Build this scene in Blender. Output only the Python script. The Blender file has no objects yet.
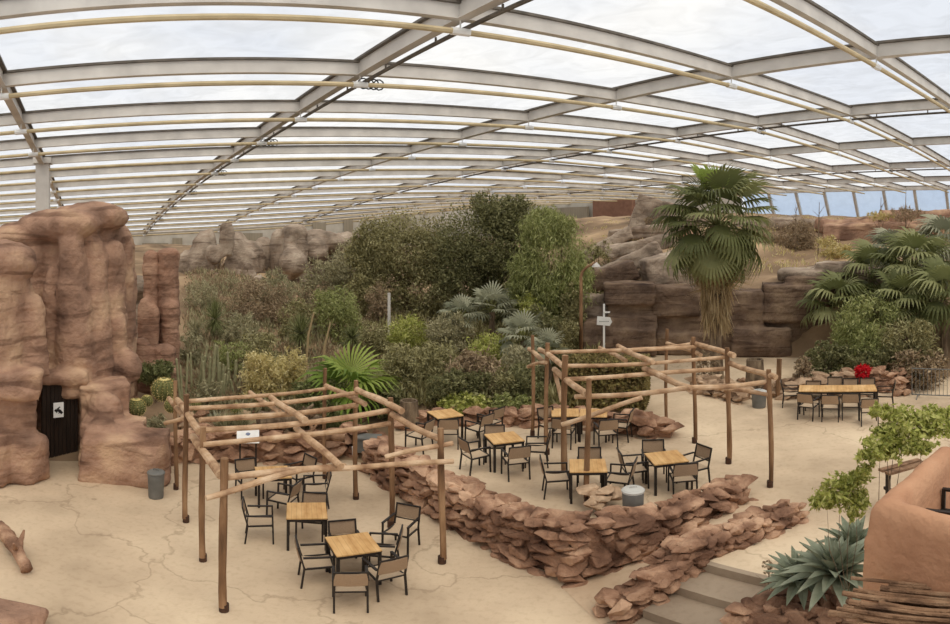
import bpy, bmesh, math, random
import numpy as np
from mathutils import Vector, Matrix, noise as mnoise

SC = bpy.context.scene
COL = SC.collection
random.seed(7)
rng = np.random.default_rng(11)
PI = math.pi

# ------------------------------------------------------------------ camera
F, Y0, HC = 600.0, 236.0, 6.2          # panorama: pixels per radian, horizon row, eye height
cam = bpy.data.cameras.new('camera')
camo = bpy.data.objects.new('camera', cam)
COL.objects.link(camo)
camo.location = (0, 0, HC)
camo.rotation_euler = (PI / 2, 0, 0)
cam.type = 'PANO'
cy = cam.cycles if hasattr(cam, 'cycles') and hasattr(cam.cycles, 'panorama_type') else cam
cy.panorama_type = 'EQUIRECTANGULAR'
cy.longitude_min = -475 / F
cy.longitude_max = 475 / F
cy.latitude_max = Y0 / F
cy.latitude_min = -(624 - Y0) / F
cam.clip_end = 500
SC.camera = camo

# ------------------------------------------------------------------ sky, sun, exposure
SUN_E, SKY_E, EXPO = 2.7, 1.02, 0.0
w = bpy.data.worlds.new('sky'); SC.world = w; w.use_nodes = True
nt = w.node_tree; nt.nodes.clear()
o_ = nt.nodes.new('ShaderNodeOutputWorld'); bg = nt.nodes.new('ShaderNodeBackground')
tc = nt.nodes.new('ShaderNodeTexCoord'); nz = nt.nodes.new('ShaderNodeTexNoise')
nz.inputs['Scale'].default_value = 2.2; nz.inputs['Detail'].default_value = 5
mp = nt.nodes.new('ShaderNodeMapping'); mp.inputs['Scale'].default_value = (1, 1, 2.5)
cr = nt.nodes.new('ShaderNodeValToRGB')
cr.color_ramp.elements[0].position = .35; cr.color_ramp.elements[0].color = (.72, .77, .86, 1)
cr.color_ramp.elements[1].position = .6; cr.color_ramp.elements[1].color = (1.0, .985, .955, 1)
bg.inputs['Strength'].default_value = SKY_E
nt.links.new(tc.outputs['Generated'], mp.inputs[0]); nt.links.new(mp.outputs[0], nz.inputs['Vector'])
nt.links.new(nz.outputs['Fac'], cr.inputs[0]); nt.links.new(cr.outputs[0], bg.inputs[0]); nt.links.new(bg.outputs[0], o_.inputs[0])
sl = bpy.data.lights.new('sun', 'SUN'); sl.energy = SUN_E; sl.angle = math.radians(50); sl.color = (1, .93, .82)
so = bpy.data.objects.new('sun', sl); COL.objects.link(so); so.rotation_euler = (math.radians(24), math.radians(14), 0)
SC.view_settings.view_transform = 'Standard'; SC.view_settings.look = 'None'
SC.view_settings.gamma = 1; SC.view_settings.use_curve_mapping = False
SC.view_settings.exposure = EXPO

# ------------------------------------------------------------------ pixel -> place
def az(px): return (px - 475) / F
def W(px, py, z=0.0):
    D = (HC - z) / math.tan((py - Y0) / F)
    return Vector((D * math.sin(az(px)), D * math.cos(az(px)), z))
def WD(px, D, z=0.0): return Vector((D * math.sin(az(px)), D * math.cos(az(px)), z))
def WY(px, py, D):
    return Vector((D * math.sin(az(px)), D * math.cos(az(px)), HC - D * math.tan((py - Y0) / F)))

# ------------------------------------------------------------------ materials
def mat(name, cols, scale=3.0, rough=.8, bump=.0, bscale=12.0, stretch=(1, 1, 1), metal=0.0, pos=None, detail=5, transl=0.0, island=False, world=False, lo=.3, hi=.7):
    m = bpy.data.materials.new(name); m.use_nodes = True
    n = m.node_tree; b = n.nodes['Principled BSDF']; out = n.nodes['Material Output']
    b.inputs['Roughness'].default_value = rough; b.inputs['Metallic'].default_value = metal
    b.inputs['Specular IOR Level'].default_value = .25
    cr = n.nodes.new('ShaderNodeValToRGB'); e = cr.color_ramp.elements
    k = len(cols)
    while len(e) < k: e.new(.5)
    for i, c in enumerate(cols):
        e[i].position = lo + (hi - lo) * i / max(1, k - 1) if pos is None else pos[i]
        e[i].color = (*c, 1)
    if island:
        g = n.nodes.new('ShaderNodeNewGeometry'); n.links.new(g.outputs['Random Per Island'], cr.inputs[0])
    else:
        tc = n.nodes.new('ShaderNodeTexCoord'); mp = n.nodes.new('ShaderNodeMapping'); mp.inputs['Scale'].default_value = stretch
        if world:
            g = n.nodes.new('ShaderNodeNewGeometry'); n.links.new(g.outputs['Position'], mp.inputs[0])
        else: n.links.new(tc.outputs['Object'], mp.inputs[0])
        nz = n.nodes.new('ShaderNodeTexNoise'); nz.inputs['Scale'].default_value = scale; nz.inputs['Detail'].default_value = detail
        n.links.new(mp.outputs[0], nz.inputs['Vector']); n.links.new(nz.outputs['Fac'], cr.inputs[0])
        if bump:
            n2 = n.nodes.new('ShaderNodeTexNoise'); n2.inputs['Scale'].default_value = bscale; n2.inputs['Detail'].default_value = 6
            n.links.new(mp.outputs[0], n2.inputs['Vector'])
            bp = n.nodes.new('ShaderNodeBump'); bp.inputs['Strength'].default_value = bump; bp.inputs['Distance'].default_value = .08
            n.links.new(n2.outputs['Fac'], bp.inputs['Height']); n.links.new(bp.outputs[0], b.inputs['Normal'])
    n.links.new(cr.outputs[0], b.inputs['Base Color'])
    if transl:
        t = n.nodes.new('ShaderNodeBsdfTranslucent'); mx = n.nodes.new('ShaderNodeMixShader'); mx.inputs[0].default_value = transl
        n.links.new(cr.outputs[0], t.inputs[0]); n.links.new(b.outputs[0], mx.inputs[1]); n.links.new(t.outputs[0], mx.inputs[2])
        n.links.new(mx.outputs[0], out.inputs[0])
    return m
def s(r, g, b):
    f = lambda v: ((v / 255 + .055) / 1.055) ** 2.4 if v > 10 else v / 255 / 12.92
    return (f(r), f(g), f(b))

def stonevar(m):
    n = m.node_tree; b = n.nodes['Principled BSDF']; src = b.inputs['Base Color'].links[0].from_socket
    g = n.nodes.new('ShaderNodeNewGeometry'); r = n.nodes.new('ShaderNodeValToRGB'); e = r.color_ramp.elements
    e[0].color = (.78, .74, .72, 1); e[1].color = (1.12, 1.12, 1.12, 1)
    mx = n.nodes.new('ShaderNodeMixRGB'); mx.blend_type = 'MULTIPLY'; mx.inputs[0].default_value = 1
    n.links.new(g.outputs['Random Per Island'], r.inputs[0]); n.links.new(src, mx.inputs[1]); n.links.new(r.outputs[0], mx.inputs[2]); n.links.new(mx.outputs[0], b.inputs['Base Color'])
def rockmat(name, c0, c1, c2, crack=(.06, .04, .03), scale=.9, strata=2.2):
    m = mat(name, [c0, c1, c2], scale=scale, rough=.92, bump=.9, bscale=7, world=True, detail=8)
    n = m.node_tree; b = n.nodes['Principled BSDF']
    g = n.nodes.new('ShaderNodeNewGeometry')
    mp = n.nodes.new('ShaderNodeMapping'); mp.inputs['Scale'].default_value = (.35, .35, strata)
    nz = n.nodes.new('ShaderNodeTexNoise'); nz.inputs['Scale'].default_value = 1.6; nz.inputs['Detail'].default_value = 7; nz.inputs['Distortion'].default_value = .6
    n.links.new(g.outputs['Position'], mp.inputs[0]); n.links.new(mp.outputs[0], nz.inputs['Vector'])
    r = n.nodes.new('ShaderNodeValToRGB'); e = r.color_ramp.elements
    e[0].position = .36; e[0].color = (.45, .40, .38, 1); e[1].position = .46; e[1].color = (1, 1, 1, 1)
    e2 = e.new(.60); e2.color = (1, 1, 1, 1); e3 = e.new(.72); e3.color = (.72, .62, .55, 1)
    mx = n.nodes.new('ShaderNodeMixRGB'); mx.blend_type = 'MULTIPLY'; mx.inputs[0].default_value = .8
    src = b.inputs['Base Color'].links[0].from_socket
    n.links.new(nz.outputs['Fac'], r.inputs[0]); n.links.new(src, mx.inputs[1]); n.links.new(r.outputs[0], mx.inputs[2])
    n.links.new(mx.outputs[0], b.inputs['Base Color'])
    return m

M = {}
def sandmat(name, cols, cracks=True):
    m = mat(name, cols, scale=.35, rough=.95, bump=.12, bscale=22, world=True, detail=9, lo=.32, hi=.68)
    n = m.node_tree; b = n.nodes['Principled BSDF']
    g = n.nodes.new('ShaderNodeNewGeometry')
    src = b.inputs['Base Color'].links[0].from_socket
    # fine speckle
    sp = n.nodes.new('ShaderNodeTexNoise'); sp.inputs['Scale'].default_value = 9; sp.inputs['Detail'].default_value = 8
    n.links.new(g.outputs['Position'], sp.inputs['Vector'])
    r1 = n.nodes.new('ShaderNodeValToRGB'); e = r1.color_ramp.elements
    e[0].position = .3; e[0].color = (.88, .86, .84, 1); e[1].position = .5; e[1].color = (1, 1, 1, 1)
    n.links.new(sp.outputs['Fac'], r1.inputs[0])
    mx = n.nodes.new('ShaderNodeMixRGB'); mx.blend_type = 'MULTIPLY'; mx.inputs[0].default_value = .8
    n.links.new(src, mx.inputs[1]); n.links.new(r1.outputs[0], mx.inputs[2]); last = mx.outputs[0]
    if cracks:
        dn = n.nodes.new('ShaderNodeTexNoise'); dn.inputs['Scale'].default_value = .9; dn.inputs['Detail'].default_value = 6
        n.links.new(g.outputs['Position'], dn.inputs['Vector'])
        va = n.nodes.new('ShaderNodeMixRGB'); va.blend_type = 'ADD'; va.inputs[0].default_value = 1
        n.links.new(g.outputs['Position'], va.inputs[1])
        sc = n.nodes.new('ShaderNodeVectorMath'); sc.operation = 'SCALE'; sc.inputs['Scale'].default_value = 2.2
        n.links.new(dn.outputs['Color'], sc.inputs[0]); n.links.new(sc.outputs[0], va.inputs[2])
        vo = n.nodes.new('ShaderNodeTexVoronoi'); vo.feature = 'DISTANCE_TO_EDGE'; vo.inputs['Scale'].default_value = .17
        n.links.new(va.outputs[0], vo.inputs['Vector'])
        r2 = n.nodes.new('ShaderNodeValToRGB'); e = r2.color_ramp.elements
        e[0].position = .0; e[0].color = (.50, .46, .42, 1); e[1].position = .008; e[1].color = (1, 1, 1, 1)
        n.links.new(vo.outputs['Distance'], r2.inputs[0])
        m2 = n.nodes.new('ShaderNodeMixRGB'); m2.blend_type = 'MULTIPLY'; m2.inputs[0].default_value = .5
        n.links.new(last, m2.inputs[1]); n.links.new(r2.outputs[0], m2.inputs[2]); last = m2.outputs[0]
    n.links.new(last, b.inputs['Base Color'])
    return m

M['sand'] = sandmat('sand_floor', [s(166, 145, 119), s(199, 176, 147), s(218, 196, 165)])
M['path'] = sandmat('trodden_sand', [s(168, 142, 115), s(194, 168, 139), s(208, 184, 155)], False)
M['step'] = sandmat('step_concrete', [s(128, 112, 94), s(150, 132, 112), s(170, 152, 130)], False)
M['hill'] = mat('hill_soil', [s(104, 86, 66), s(140, 116, 90), s(184, 156, 122)], .25, .95, .6, 3, world=True, detail=9)
M['bed'] = mat('bed_soil', [s(84, 66, 50), s(124, 100, 78), s(150, 124, 96)], 1.3, .95, .8, 9, world=True, detail=9)
M['rock'] = rockmat('pink_artificial_rock', s(120, 92, 76), s(166, 131, 108), s(200, 166, 134))
M['rockred'] = rockmat('red_column_rock', s(118, 90, 74), s(156, 120, 98), s(186, 150, 124), strata=5)
M['rockgrey'] = rockmat('grey_brown_rock', s(112, 98, 84), s(156, 138, 120), s(190, 172, 152))
M['rockdark'] = rockmat('dark_slab_rock', s(78, 62, 52), s(112, 92, 76), s(140, 118, 96), strata=4)
M['stone'] = mat('red_stone', [s(112, 82, 64), s(158, 122, 97), s(200, 164, 134)], 1.7, .9, .8, 14, world=True, detail=8, lo=.35, hi=.66)
M['stonelight'] = mat('pale_stone', [s(130, 106, 84), s(176, 148, 120), s(205, 178, 148)], 2, .9, .7, 12, world=True, detail=8)
stonevar(M['stone']); stonevar(M['stonelight'])
M['adobe'] = mat('adobe_plaster', [s(158, 112, 84), s(182, 136, 104), s(200, 156, 122)], 1.3, .9, .35, 12, world=True, detail=7)
M['log'] = mat('peeled_log', [s(140, 106, 78), s(188, 154, 120), s(212, 184, 152)], 3, .75, .4, 16)
M['post'] = mat('brown_post', [s(96, 70, 48), s(132, 99, 70), s(166, 132, 98)], 5, .75, .3, 30, stretch=(1, 1, .2))
M['shoe'] = mat('rusty_shoe', [s(60, 42, 32), s(84, 60, 46)], 10, .8)
M['frame'] = mat('dark_metal_frame', [s(46, 40, 36), s(58, 52, 47)], 8, .45, metal=.3)
M['sling'] = mat('taupe_sling', [s(142, 118, 94), s(170, 144, 116)], 60, .85, stretch=(1, 8, 1))
M['seatf'] = mat('beige_seat', [s(176, 152, 124), s(208, 184, 154)], 50, .85, stretch=(8, 1, 1))
M['steel'] = mat('painted_steel', [s(186, 180, 172), s(212, 206, 197)], 1.2, .6, world=True)
M['steeldark'] = mat('gasket_steel', [s(82, 76, 68), s(112, 104, 94)], 3, .6, world=True)
M['pipe'] = mat('tan_pipe', [s(176, 158, 122), s(206, 188, 150)], 1.5, .5, world=True)
M['white'] = mat('white_plastic', [s(222, 220, 214), s(236, 234, 228)], 4, .5)
M['black'] = mat('black_cable', [s(30, 28, 27), s(44, 40, 38)], 4, .6)
M['bin'] = mat('grey_bin', [s(98, 97, 92), s(120, 118, 112)], 3, .5)
M['binlid'] = mat('pale_blue_lid', [s(176, 174, 166), s(194, 191, 183)], 3, .45)
M['door'] = mat('dark_brown_boards', [s(34, 26, 20), s(58, 44, 34)], 4, .7, .3, 20, stretch=(6, 6, .4))
M['bark'] = mat('bark', [s(74, 60, 48), s(118, 100, 80), s(150, 130, 104)], 6, .9, .8, 20, stretch=(1, 1, .3))
M['drift'] = mat('driftwood', [s(84, 60, 44), s(136, 104, 78), s(170, 138, 108)], 4, .85, .6, 20)
M['brownwall'] = mat('brown_render', [s(120, 88, 72), s(138, 104, 86)], 2, .9)
M['greywall'] = mat('pale_cladding', [s(176, 170, 158), s(196, 190, 178)], 1, .8)
M['shutter'] = mat('ribbed_shutter', [s(128, 120, 104), s(160, 150, 132)], 3, .6, stretch=(8, 8, .1))
M['red'] = mat('red_petal', [s(176, 14, 24), s(216, 30, 44)], 5, .6, transl=.3)
M['flower'] = mat('pale_cactus_wool', [s(196, 178, 110), s(222, 206, 140)], 8, .8)

# wood table top with plank joints
def woodtop():
    m = mat('slatted_wood_top', [s(188, 142, 86), s(210, 168, 112), s(224, 186, 132)], 2, .55, .1, 30, stretch=(3, 1, 1))
    n = m.node_tree; b = n.nodes['Principled BSDF']; src = b.inputs['Base Color'].links[0].from_socket
    tc = n.nodes.new('ShaderNodeTexCoord'); wv = n.nodes.new('ShaderNodeTexWave'); wv.wave_type = 'BANDS'; wv.bands_direction = 'X'
    wv.inputs['Scale'].default_value = 3.4
    n.links.new(tc.outputs['Object'], wv.inputs['Vector'])
    r = n.nodes.new('ShaderNodeValToRGB'); e = r.color_ramp.elements
    e[0].position = 0; e[0].color = (.7, .62, .54, 1); e[1].position = .06; e[1].color = (1, 1, 1, 1)
    mx = n.nodes.new('ShaderNodeMixRGB'); mx.blend_type = 'MULTIPLY'; mx.inputs[0].default_value = .7
    n.links.new(wv.outputs['Fac'], r.inputs[0]); n.links.new(src, mx.inputs[1]); n.links.new(r.outputs[0], mx.inputs[2])
    n.links.new(mx.outputs[0], b.inputs['Base Color'])
    return m
M['wood'] = woodtop()

def leafmat(name, *cols, t=.35): return mat(name, list(cols), rough=.6, transl=t, island=True, lo=0.0, hi=1.0)
M['lf_olive'] = leafmat('olive_leaves', s(104, 98, 62), s(154, 146, 100), s(190, 182, 136))
M['lf_dark'] = leafmat('dark_leaves', s(84, 84, 52), s(124, 122, 80), s(160, 156, 112))
M['lf_light'] = leafmat('light_leaves', s(112, 118, 64), s(156, 160, 98), s(190, 190, 132))
M['lf_bright'] = leafmat('bright_leaves', s(128, 136, 62), s(178, 180, 94), s(212, 208, 136))
M['lf_grey'] = leafmat('grey_green_leaves', s(126, 122, 88), s(166, 158, 122), s(194, 184, 148))
M['lf_yellow'] = leafmat('straw_leaves', s(176, 160, 100), s(210, 194, 134), s(232, 218, 168))
M['lf_brown'] = leafmat('dry_twigs', s(116, 98, 74), s(156, 134, 106), s(184, 162, 128), t=.2)
M['lf_blue'] = leafmat('blue_palm_leaf', s(116, 118, 94), s(152, 152, 126), s(184, 182, 154))
M['lf_palm'] = leafmat('palm_leaf', s(84, 88, 50), s(120, 124, 76), s(156, 156, 108))
M['lf_palmbright'] = leafmat('young_palm_leaf', s(92, 112, 44), s(124, 146, 58), s(160, 172, 88))
M['lf_dry'] = leafmat('dry_palm_leaf', s(134, 112, 78), s(170, 146, 106), s(196, 174, 134), t=.15)
M['lf_agave'] = mat('agave_leaf', [s(112, 120, 98), s(140, 146, 122), s(168, 172, 148)], 3, .5, transl=.12)
M['cactus'] = mat('cactus_skin', [s(86, 88, 50), s(120, 118, 70)], 6, .7)
M['spine'] = leafmat('cactus_spines', s(196, 170, 96), s(220, 198, 130), s(236, 218, 160), t=.1)
M['column'] = mat('column_cactus_skin', [s(128, 126, 92), s(160, 154, 118)], 6, .7)

def clearmat(name, tint, haze, hazecol, dirt=.0):
    m = bpy.data.materials.new(name); m.use_nodes = True; n = m.node_tree; n.nodes.clear()
    out = n.nodes.new('ShaderNodeOutputMaterial'); t = n.nodes.new('ShaderNodeBsdfTransparent'); d = n.nodes.new('ShaderNodeBsdfTranslucent')
    d.inputs[0].default_value = (*hazecol, 1)
    mx = n.nodes.new('ShaderNodeMixShader'); mx.inputs[0].default_value = haze
    g = n.nodes.new('ShaderNodeNewGeometry'); nz = n.nodes.new('ShaderNodeTexNoise'); nz.inputs['Scale'].default_value = .8; nz.inputs['Detail'].default_value = 6; nz.inputs['Distortion'].default_value = 1
    r = n.nodes.new('ShaderNodeValToRGB'); e = r.color_ramp.elements
    e[0].position = .3; e[0].color = (*[c * (1 - dirt) for c in tint], 1); e[1].position = .6; e[1].color = (*tint, 1)
    n.links.new(g.outputs['Position'], nz.inputs['Vector']); n.links.new(nz.outputs['Fac'], r.inputs[0]); n.links.new(r.outputs[0], t.inputs[0])
    n.links.new(t.outputs[0], mx.inputs[1]); n.links.new(d.outputs[0], mx.inputs[2]); n.links.new(mx.outputs[0], out.inputs[0])
    return m
M['pane'] = clearmat('hazy_roof_foil', (.90, .91, .92), .22, (.85, .85, .85), .17)
M['bluepane'] = clearmat('blue_tinted_glazing', (.56, .66, .80), .2, (.55, .65, .8), .08)

# ------------------------------------------------------------------ mesh helpers
def mk(name, V, Fc, m, parent=None, smooth=False, loc=None):
    me = bpy.data.meshes.new(name)
    me.from_pydata([tuple(v) for v in V], [], Fc); me.update()
    if smooth: me.polygons.foreach_set('use_smooth', [True] * len(me.polygons))
    if m: me.materials.append(m)
    o = bpy.data.objects.new(name, me); COL.objects.link(o)
    if parent: o.parent = parent
    if loc is not None: o.location = loc
    return o
def mknp(name, V, nper, m, parent=None, smooth=False):
    """V (n*nper,3) array: n separate polygons of nper corners"""
    me = bpy.data.meshes.new(name); n = len(V) // nper
    me.vertices.add(len(V)); me.vertices.foreach_set('co', np.ascontiguousarray(V, dtype=np.float32).ravel())
    me.loops.add(len(V)); me.loops.foreach_set('vertex_index', np.arange(len(V), dtype=np.int32))
    me.polygons.add(n); me.polygons.foreach_set('loop_start', np.arange(0, len(V), nper, dtype=np.int32))
    me.polygons.foreach_set('loop_total', np.full(n, nper, dtype=np.int32))
    me.update(); me.validate()
    if m: me.materials.append(m)
    o = bpy.data.objects.new(name, me); COL.objects.link(o)
    if parent: o.parent = parent
    return o
class MB:
    def __init__(self): self.V = []; self.F = []
    def add(self, V, Fc):
        b = len(self.V); self.V += [tuple(v) for v in V]; self.F += [tuple(i + b for i in f) for f in Fc]
    def box(self, c, size, rz=0, mat=None):
        x, y, z = [q / 2 for q in size]
        V = [Vector((sx * x, sy * y, sz * z)) for sz in (-1, 1) for sy in (-1, 1) for sx in (-1, 1)]
        R = mat or Matrix.Rotation(rz, 3, 'Z'); c = Vector(c)
        self.add([R @ v + c for v in V], [(0, 2, 3, 1), (4, 5, 7, 6), (0, 1, 5, 4), (2, 6, 7, 3), (0, 4, 6, 2), (1, 3, 7, 5)])
    def bar(self, a, b, wd, ht, up=(0, 0, 1)):
        a = Vector(a); b = Vector(b); d = (b - a); L = d.length; d.normalize(); u = Vector(up)
        sx = d.cross(u)
        if sx.length < 1e-4: sx = d.cross(Vector((1, 0, 0)))
        sx.normalize(); u = sx.cross(d)
        V = [p + sx * (i * wd / 2) + u * (j * ht / 2) for p in (a, b) for i, j in ((-1, -1), (1, -1), (1, 1), (-1, 1))]
        self.add(V, [(0, 1, 2, 3), (7, 6, 5, 4), (0, 4, 5, 1), (1, 5, 6, 2), (2, 6, 7, 3), (3, 7, 4, 0)])
    def tube(self, pts, rad, seg=8, cap=True, wob=0.0):
        pts = [Vector(p) for p in pts]; n = len(pts)
        if not isinstance(rad, (list, tuple)): rad = [rad] * n
        V = []; up = None
        for i, p in enumerate(pts):
            d = (pts[min(i + 1, n - 1)] - pts[max(i - 1, 0)]).normalized()
            if up is None:
                up = Vector((0, 0, 1)) if abs(d.z) < .9 else Vector((1, 0, 0))
            sx = d.cross(up).normalized(); up = sx.cross(d).normalized()
            for k in range(seg):
                a = 2 * PI * k / seg; r = rad[i] * (1 + (wob and random.uniform(-wob, wob)))
                V.append(p + sx * math.cos(a) * r + up * math.sin(a) * r)
        Fc = [(i * seg + k, i * seg + (k + 1) % seg, (i + 1) * seg + (k + 1) % seg, (i + 1) * seg + k) for i in range(n - 1) for k in range(seg)]
        if cap: Fc += [tuple(reversed(range(seg))), tuple((n - 1) * seg + k for k in range(seg))]
        self.add(V, Fc)
    def lathe(self, prof, seg=16, c=(0, 0, 0)):
        c = Vector(c); V = []
        for r, z in prof:
            for k in range(seg): V.append(c + Vector((r * math.cos(2 * PI * k / seg), r * math.sin(2 * PI * k / seg), z)))
        n = len(prof)
        Fc = [(i * seg + k, i * seg + (k + 1) % seg, (i + 1) * seg + (k + 1) % seg, (i + 1) * seg + k) for i in range(n - 1) for k in range(seg)]
        Fc += [tuple(reversed(range(seg))), tuple((n - 1) * seg + k for k in range(seg))]
        self.add(V, Fc)
    def build(self, name, m, parent=None, smooth=False, loc=None): return mk(name, self.V, self.F, m, parent, smooth, loc)

def tag(o, label=None, cat=None, group=None, kind=None):
    if label: o['label'] = label
    if cat: o['category'] = cat
    if group: o['group'] = group
    if kind: o['kind'] = kind
    return o
def empty(name, loc, rz=0.0, label=None, cat=None, group=None):
    o = bpy.data.objects.new(name, None); COL.objects.link(o); o.location = loc; o.rotation_euler = (0, 0, rz)
    o.empty_display_size = .1
    return tag(o, label, cat, group)
def struct(o): o['kind'] = 'structure'; return o
def copy_tree(o, parent=None):
    c = o.copy(); COL.objects.link(c); c.parent = parent
    for ch in [q for q in ALLCH.get(o.name, [])]: copy_tree(ch, c)
    return c
ALLCH = {}
def remember(root):
    for ch in root.children: ALLCH.setdefault(root.name, []).append(ch); remember(ch)

def icos(c, r, sub=2):
    bm = bmesh.new(); bmesh.ops.create_icosphere(bm, subdivisions=sub, radius=1)
    V = [Vector((v.co.x * r[0], v.co.y * r[1], v.co.z * r[2])) + Vector(c) for v in bm.verts]
    Fc = [tuple(v.index for v in f.verts) for f in bm.faces]; bm.free(); return V, Fc

def nz3(p, sc): return mnoise.noise(Vector((p[0] * sc, p[1] * sc, p[2] * sc)))
def lump(name, prims, m, voxel=.15, amp=.12, fsc=1.1, strata=.05, ssc=3.0, parent=None, smooth=True, soft=1):
    """prims: closed shapes joined, remeshed to one skin, then weathered"""
    b = MB()
    for p in prims: b.add(*p)
    o = b.build(name, m)
    md = o.modifiers.new('r', 'REMESH'); md.mode = 'VOXEL'; md.voxel_size = voxel; md.use_smooth_shade = smooth
    if soft:
        ms = o.modifiers.new('s', 'SMOOTH'); ms.iterations = 2 * soft; ms.factor = .5
    dg = bpy.context.evaluated_depsgraph_get(); ev = o.evaluated_get(dg)
    me = bpy.data.meshes.new_from_object(ev); o.modifiers.clear(); o.data = me
    if not me.materials: me.materials.append(m)
    n = len(me.vertices); co = np.zeros(n * 3); me.vertices.foreach_get('co', co); co = co.reshape(-1, 3)
    no = np.array([v.normal[:] for v in me.vertices])
    dd = np.array([amp * (nz3(c, fsc) + .5 * nz3(c, fsc * 2.3) + .3 * nz3(c, fsc * 5)) +
                   strata * math.copysign(abs(math.sin(c[2] * ssc + 2.2 * nz3(c, .5))) ** .5, 1) * (1 - abs(k[2])) for c, k in zip(co, no)])
    co = co + no * dd[:, None]
    me.vertices.foreach_set('co', co.ravel()); me.update()
    if parent: o.parent = parent
    return o
def column(c, rx, ry, z0, z1, taper=.85, lean=(0, 0), seg=14, dome=.25, rings=7, ph=0.0):
    """closed column with domed top"""
    V = []; Fc = []
    prof = [(1.0, 0.0)] + [(1 + (taper - 1) * t, t * (1 - dome)) for t in [k / rings for k in range(1, rings + 1)]]
    prof += [(taper * math.cos(a), (1 - dome) + dome * math.sin(a)) for a in (.4, .8, 1.15, 1.4)]
    for r, t in prof:
        for k in range(seg):
            a = 2 * PI * k / seg
            V.append(Vector((c[0] + lean[0] * t + rx * r * math.cos(a), c[1] + lean[1] * t + ry * r * math.sin(a), z0 + (z1 - z0) * t)))
    n = len(prof)
    Fc = [(i * seg + k, i * seg + (k + 1) % seg, (i + 1) * seg + (k + 1) % seg, (i + 1) * seg + k) for i in range(n - 1) for k in range(seg)]
    Fc += [tuple(reversed(range(seg))), tuple((n - 1) * seg + k for k in range(seg))]
    return V, Fc
def pcol(x0, x1, ytop, D, z0=0, taper=.85, dome=.25, ry=None, lean=(0, 0), ybot=None):
    """a rock column seen between picture columns x0..x1 with its top at row ytop, D metres away"""
    c = WD((x0 + x1) / 2, D); rx = (x1 - x0) / 2 / F * D
    zt = WY(0, ytop, D).z; zb = z0 if ybot is None else WY(0, ybot, D).z
    return column((c.x, c.y), rx, ry or rx, zb, zt, taper, lean, dome=dome)
def pball(px, py, D, rx, ry, rz):
    c = WY(px, py, D); return icos(c, (rx, ry, rz))
def rotbox(c, size, rz=0, tilt=(0, 0), jitter=.0):
    R = Matrix.Rotation(rz, 3, 'Z') @ Matrix.Rotation(tilt[0], 3, 'X') @ Matrix.Rotation(tilt[1], 3, 'Y')
    b = MB(); b.box(c, size, mat=R)
    V = [Vector(v) + Vector((random.uniform(-1, 1), random.uniform(-1, 1), random.uniform(-1, 1))) * jitter for v in b.V]
    return V, b.F
#@@STRUCTURE
# ================================================================== THE HALL
H5 = 5.0
Pd = Vector((math.sin(math.radians(59)), math.cos(math.radians(59)), 0))
Rd = Vector((math.sin(math.radians(-37)), math.cos(math.radians(-37)), 0))
def sm(t): t = max(0, min(1, t)); return t * t * (3 - 2 * t)
def roofz(p, r):
    a = 1 + .049 * min(p, 6) - .033 * r - .0044 * max(0, r - 6) ** 2
    t = sm((p - 4.5) / 9)
    return a * (1 - t) + 1.07 * t
def RP(p, r, dz=0.0):
    v = (Pd * p + Rd * r) * H5
    return Vector((v.x, v.y, HC - .14 + H5 * roofz(p, r) + dz))
PS = [-.48 + 2.0 * k for k in range(-4, 8)]
RS = [.30 + .985 * j for j in range(-2, 17)]

V = []; Fc = []
for i, p in enumerate(PS):
    for j, r in enumerate(RS): V.append(RP(p, r, .55))
nj = len(RS)
Fc = [(i * nj + j, i * nj + j + 1, (i + 1) * nj + j + 1, (i + 1) * nj + j) for i in range(len(PS) - 1) for j in range(nj - 1)]
struct(mk('ceiling', V, Fc, M['pane']))
for p in PS:
    b = MB(); g = MB()
    for j in range(nj - 1):
        a_, c_ = RP(p, RS[j], .24), RP(p, RS[j + 1], .24)
        b.bar(a_, c_, .10, .44); b.bar(a_ - Vector((0, 0, .21)), c_ - Vector((0, 0, .21)), .26, .03)
        g.bar(a_ + Vector((0, 0, .25)), c_ + Vector((0, 0, .25)), .34, .07)
    r_ = struct(b.build('roof_rafter', M['steel'])); g.build('gasket_strip', M['steeldark'], r_)
for r in RS:
    b = MB(); g = MB()
    for i in range(len(PS) - 1):
        a_, c_ = RP(PS[i], r, .22), RP(PS[i + 1], r, .22)
        b.bar(a_, c_, .09, .36); b.bar(a_ - Vector((0, 0, .18)), c_ - Vector((0, 0, .18)), .2, .03)
        g.bar(a_ + Vector((0, 0, .22)), c_ + Vector((0, 0, .22)), .22, .07)
    r_ = struct(b.build('roof_purlin', M['steel'])); g.build('gasket_strip', M['steeldark'], r_)
    # heating pipe hung under each purlin
    b = MB(); c2 = MB()
    for i in range(len(PS) - 1):
        b.tube([RP(PS[i], r, -.26), RP(PS[i + 1], r, -.26)], .075, 8)
        q = RP(PS[i], r, -.26); d = (RP(PS[i + 1], r, -.26) - q).normalized()
        c2.tube([q - d * .22, q + d * .22], .10, 8)
        c2.tube([q, q + Vector((0, 0, .30))], .02, 5)
    r_ = struct(b.build('heating_pipe', M['pipe'])); c2.build('pipe_coupling', M['white'], r_)
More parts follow.
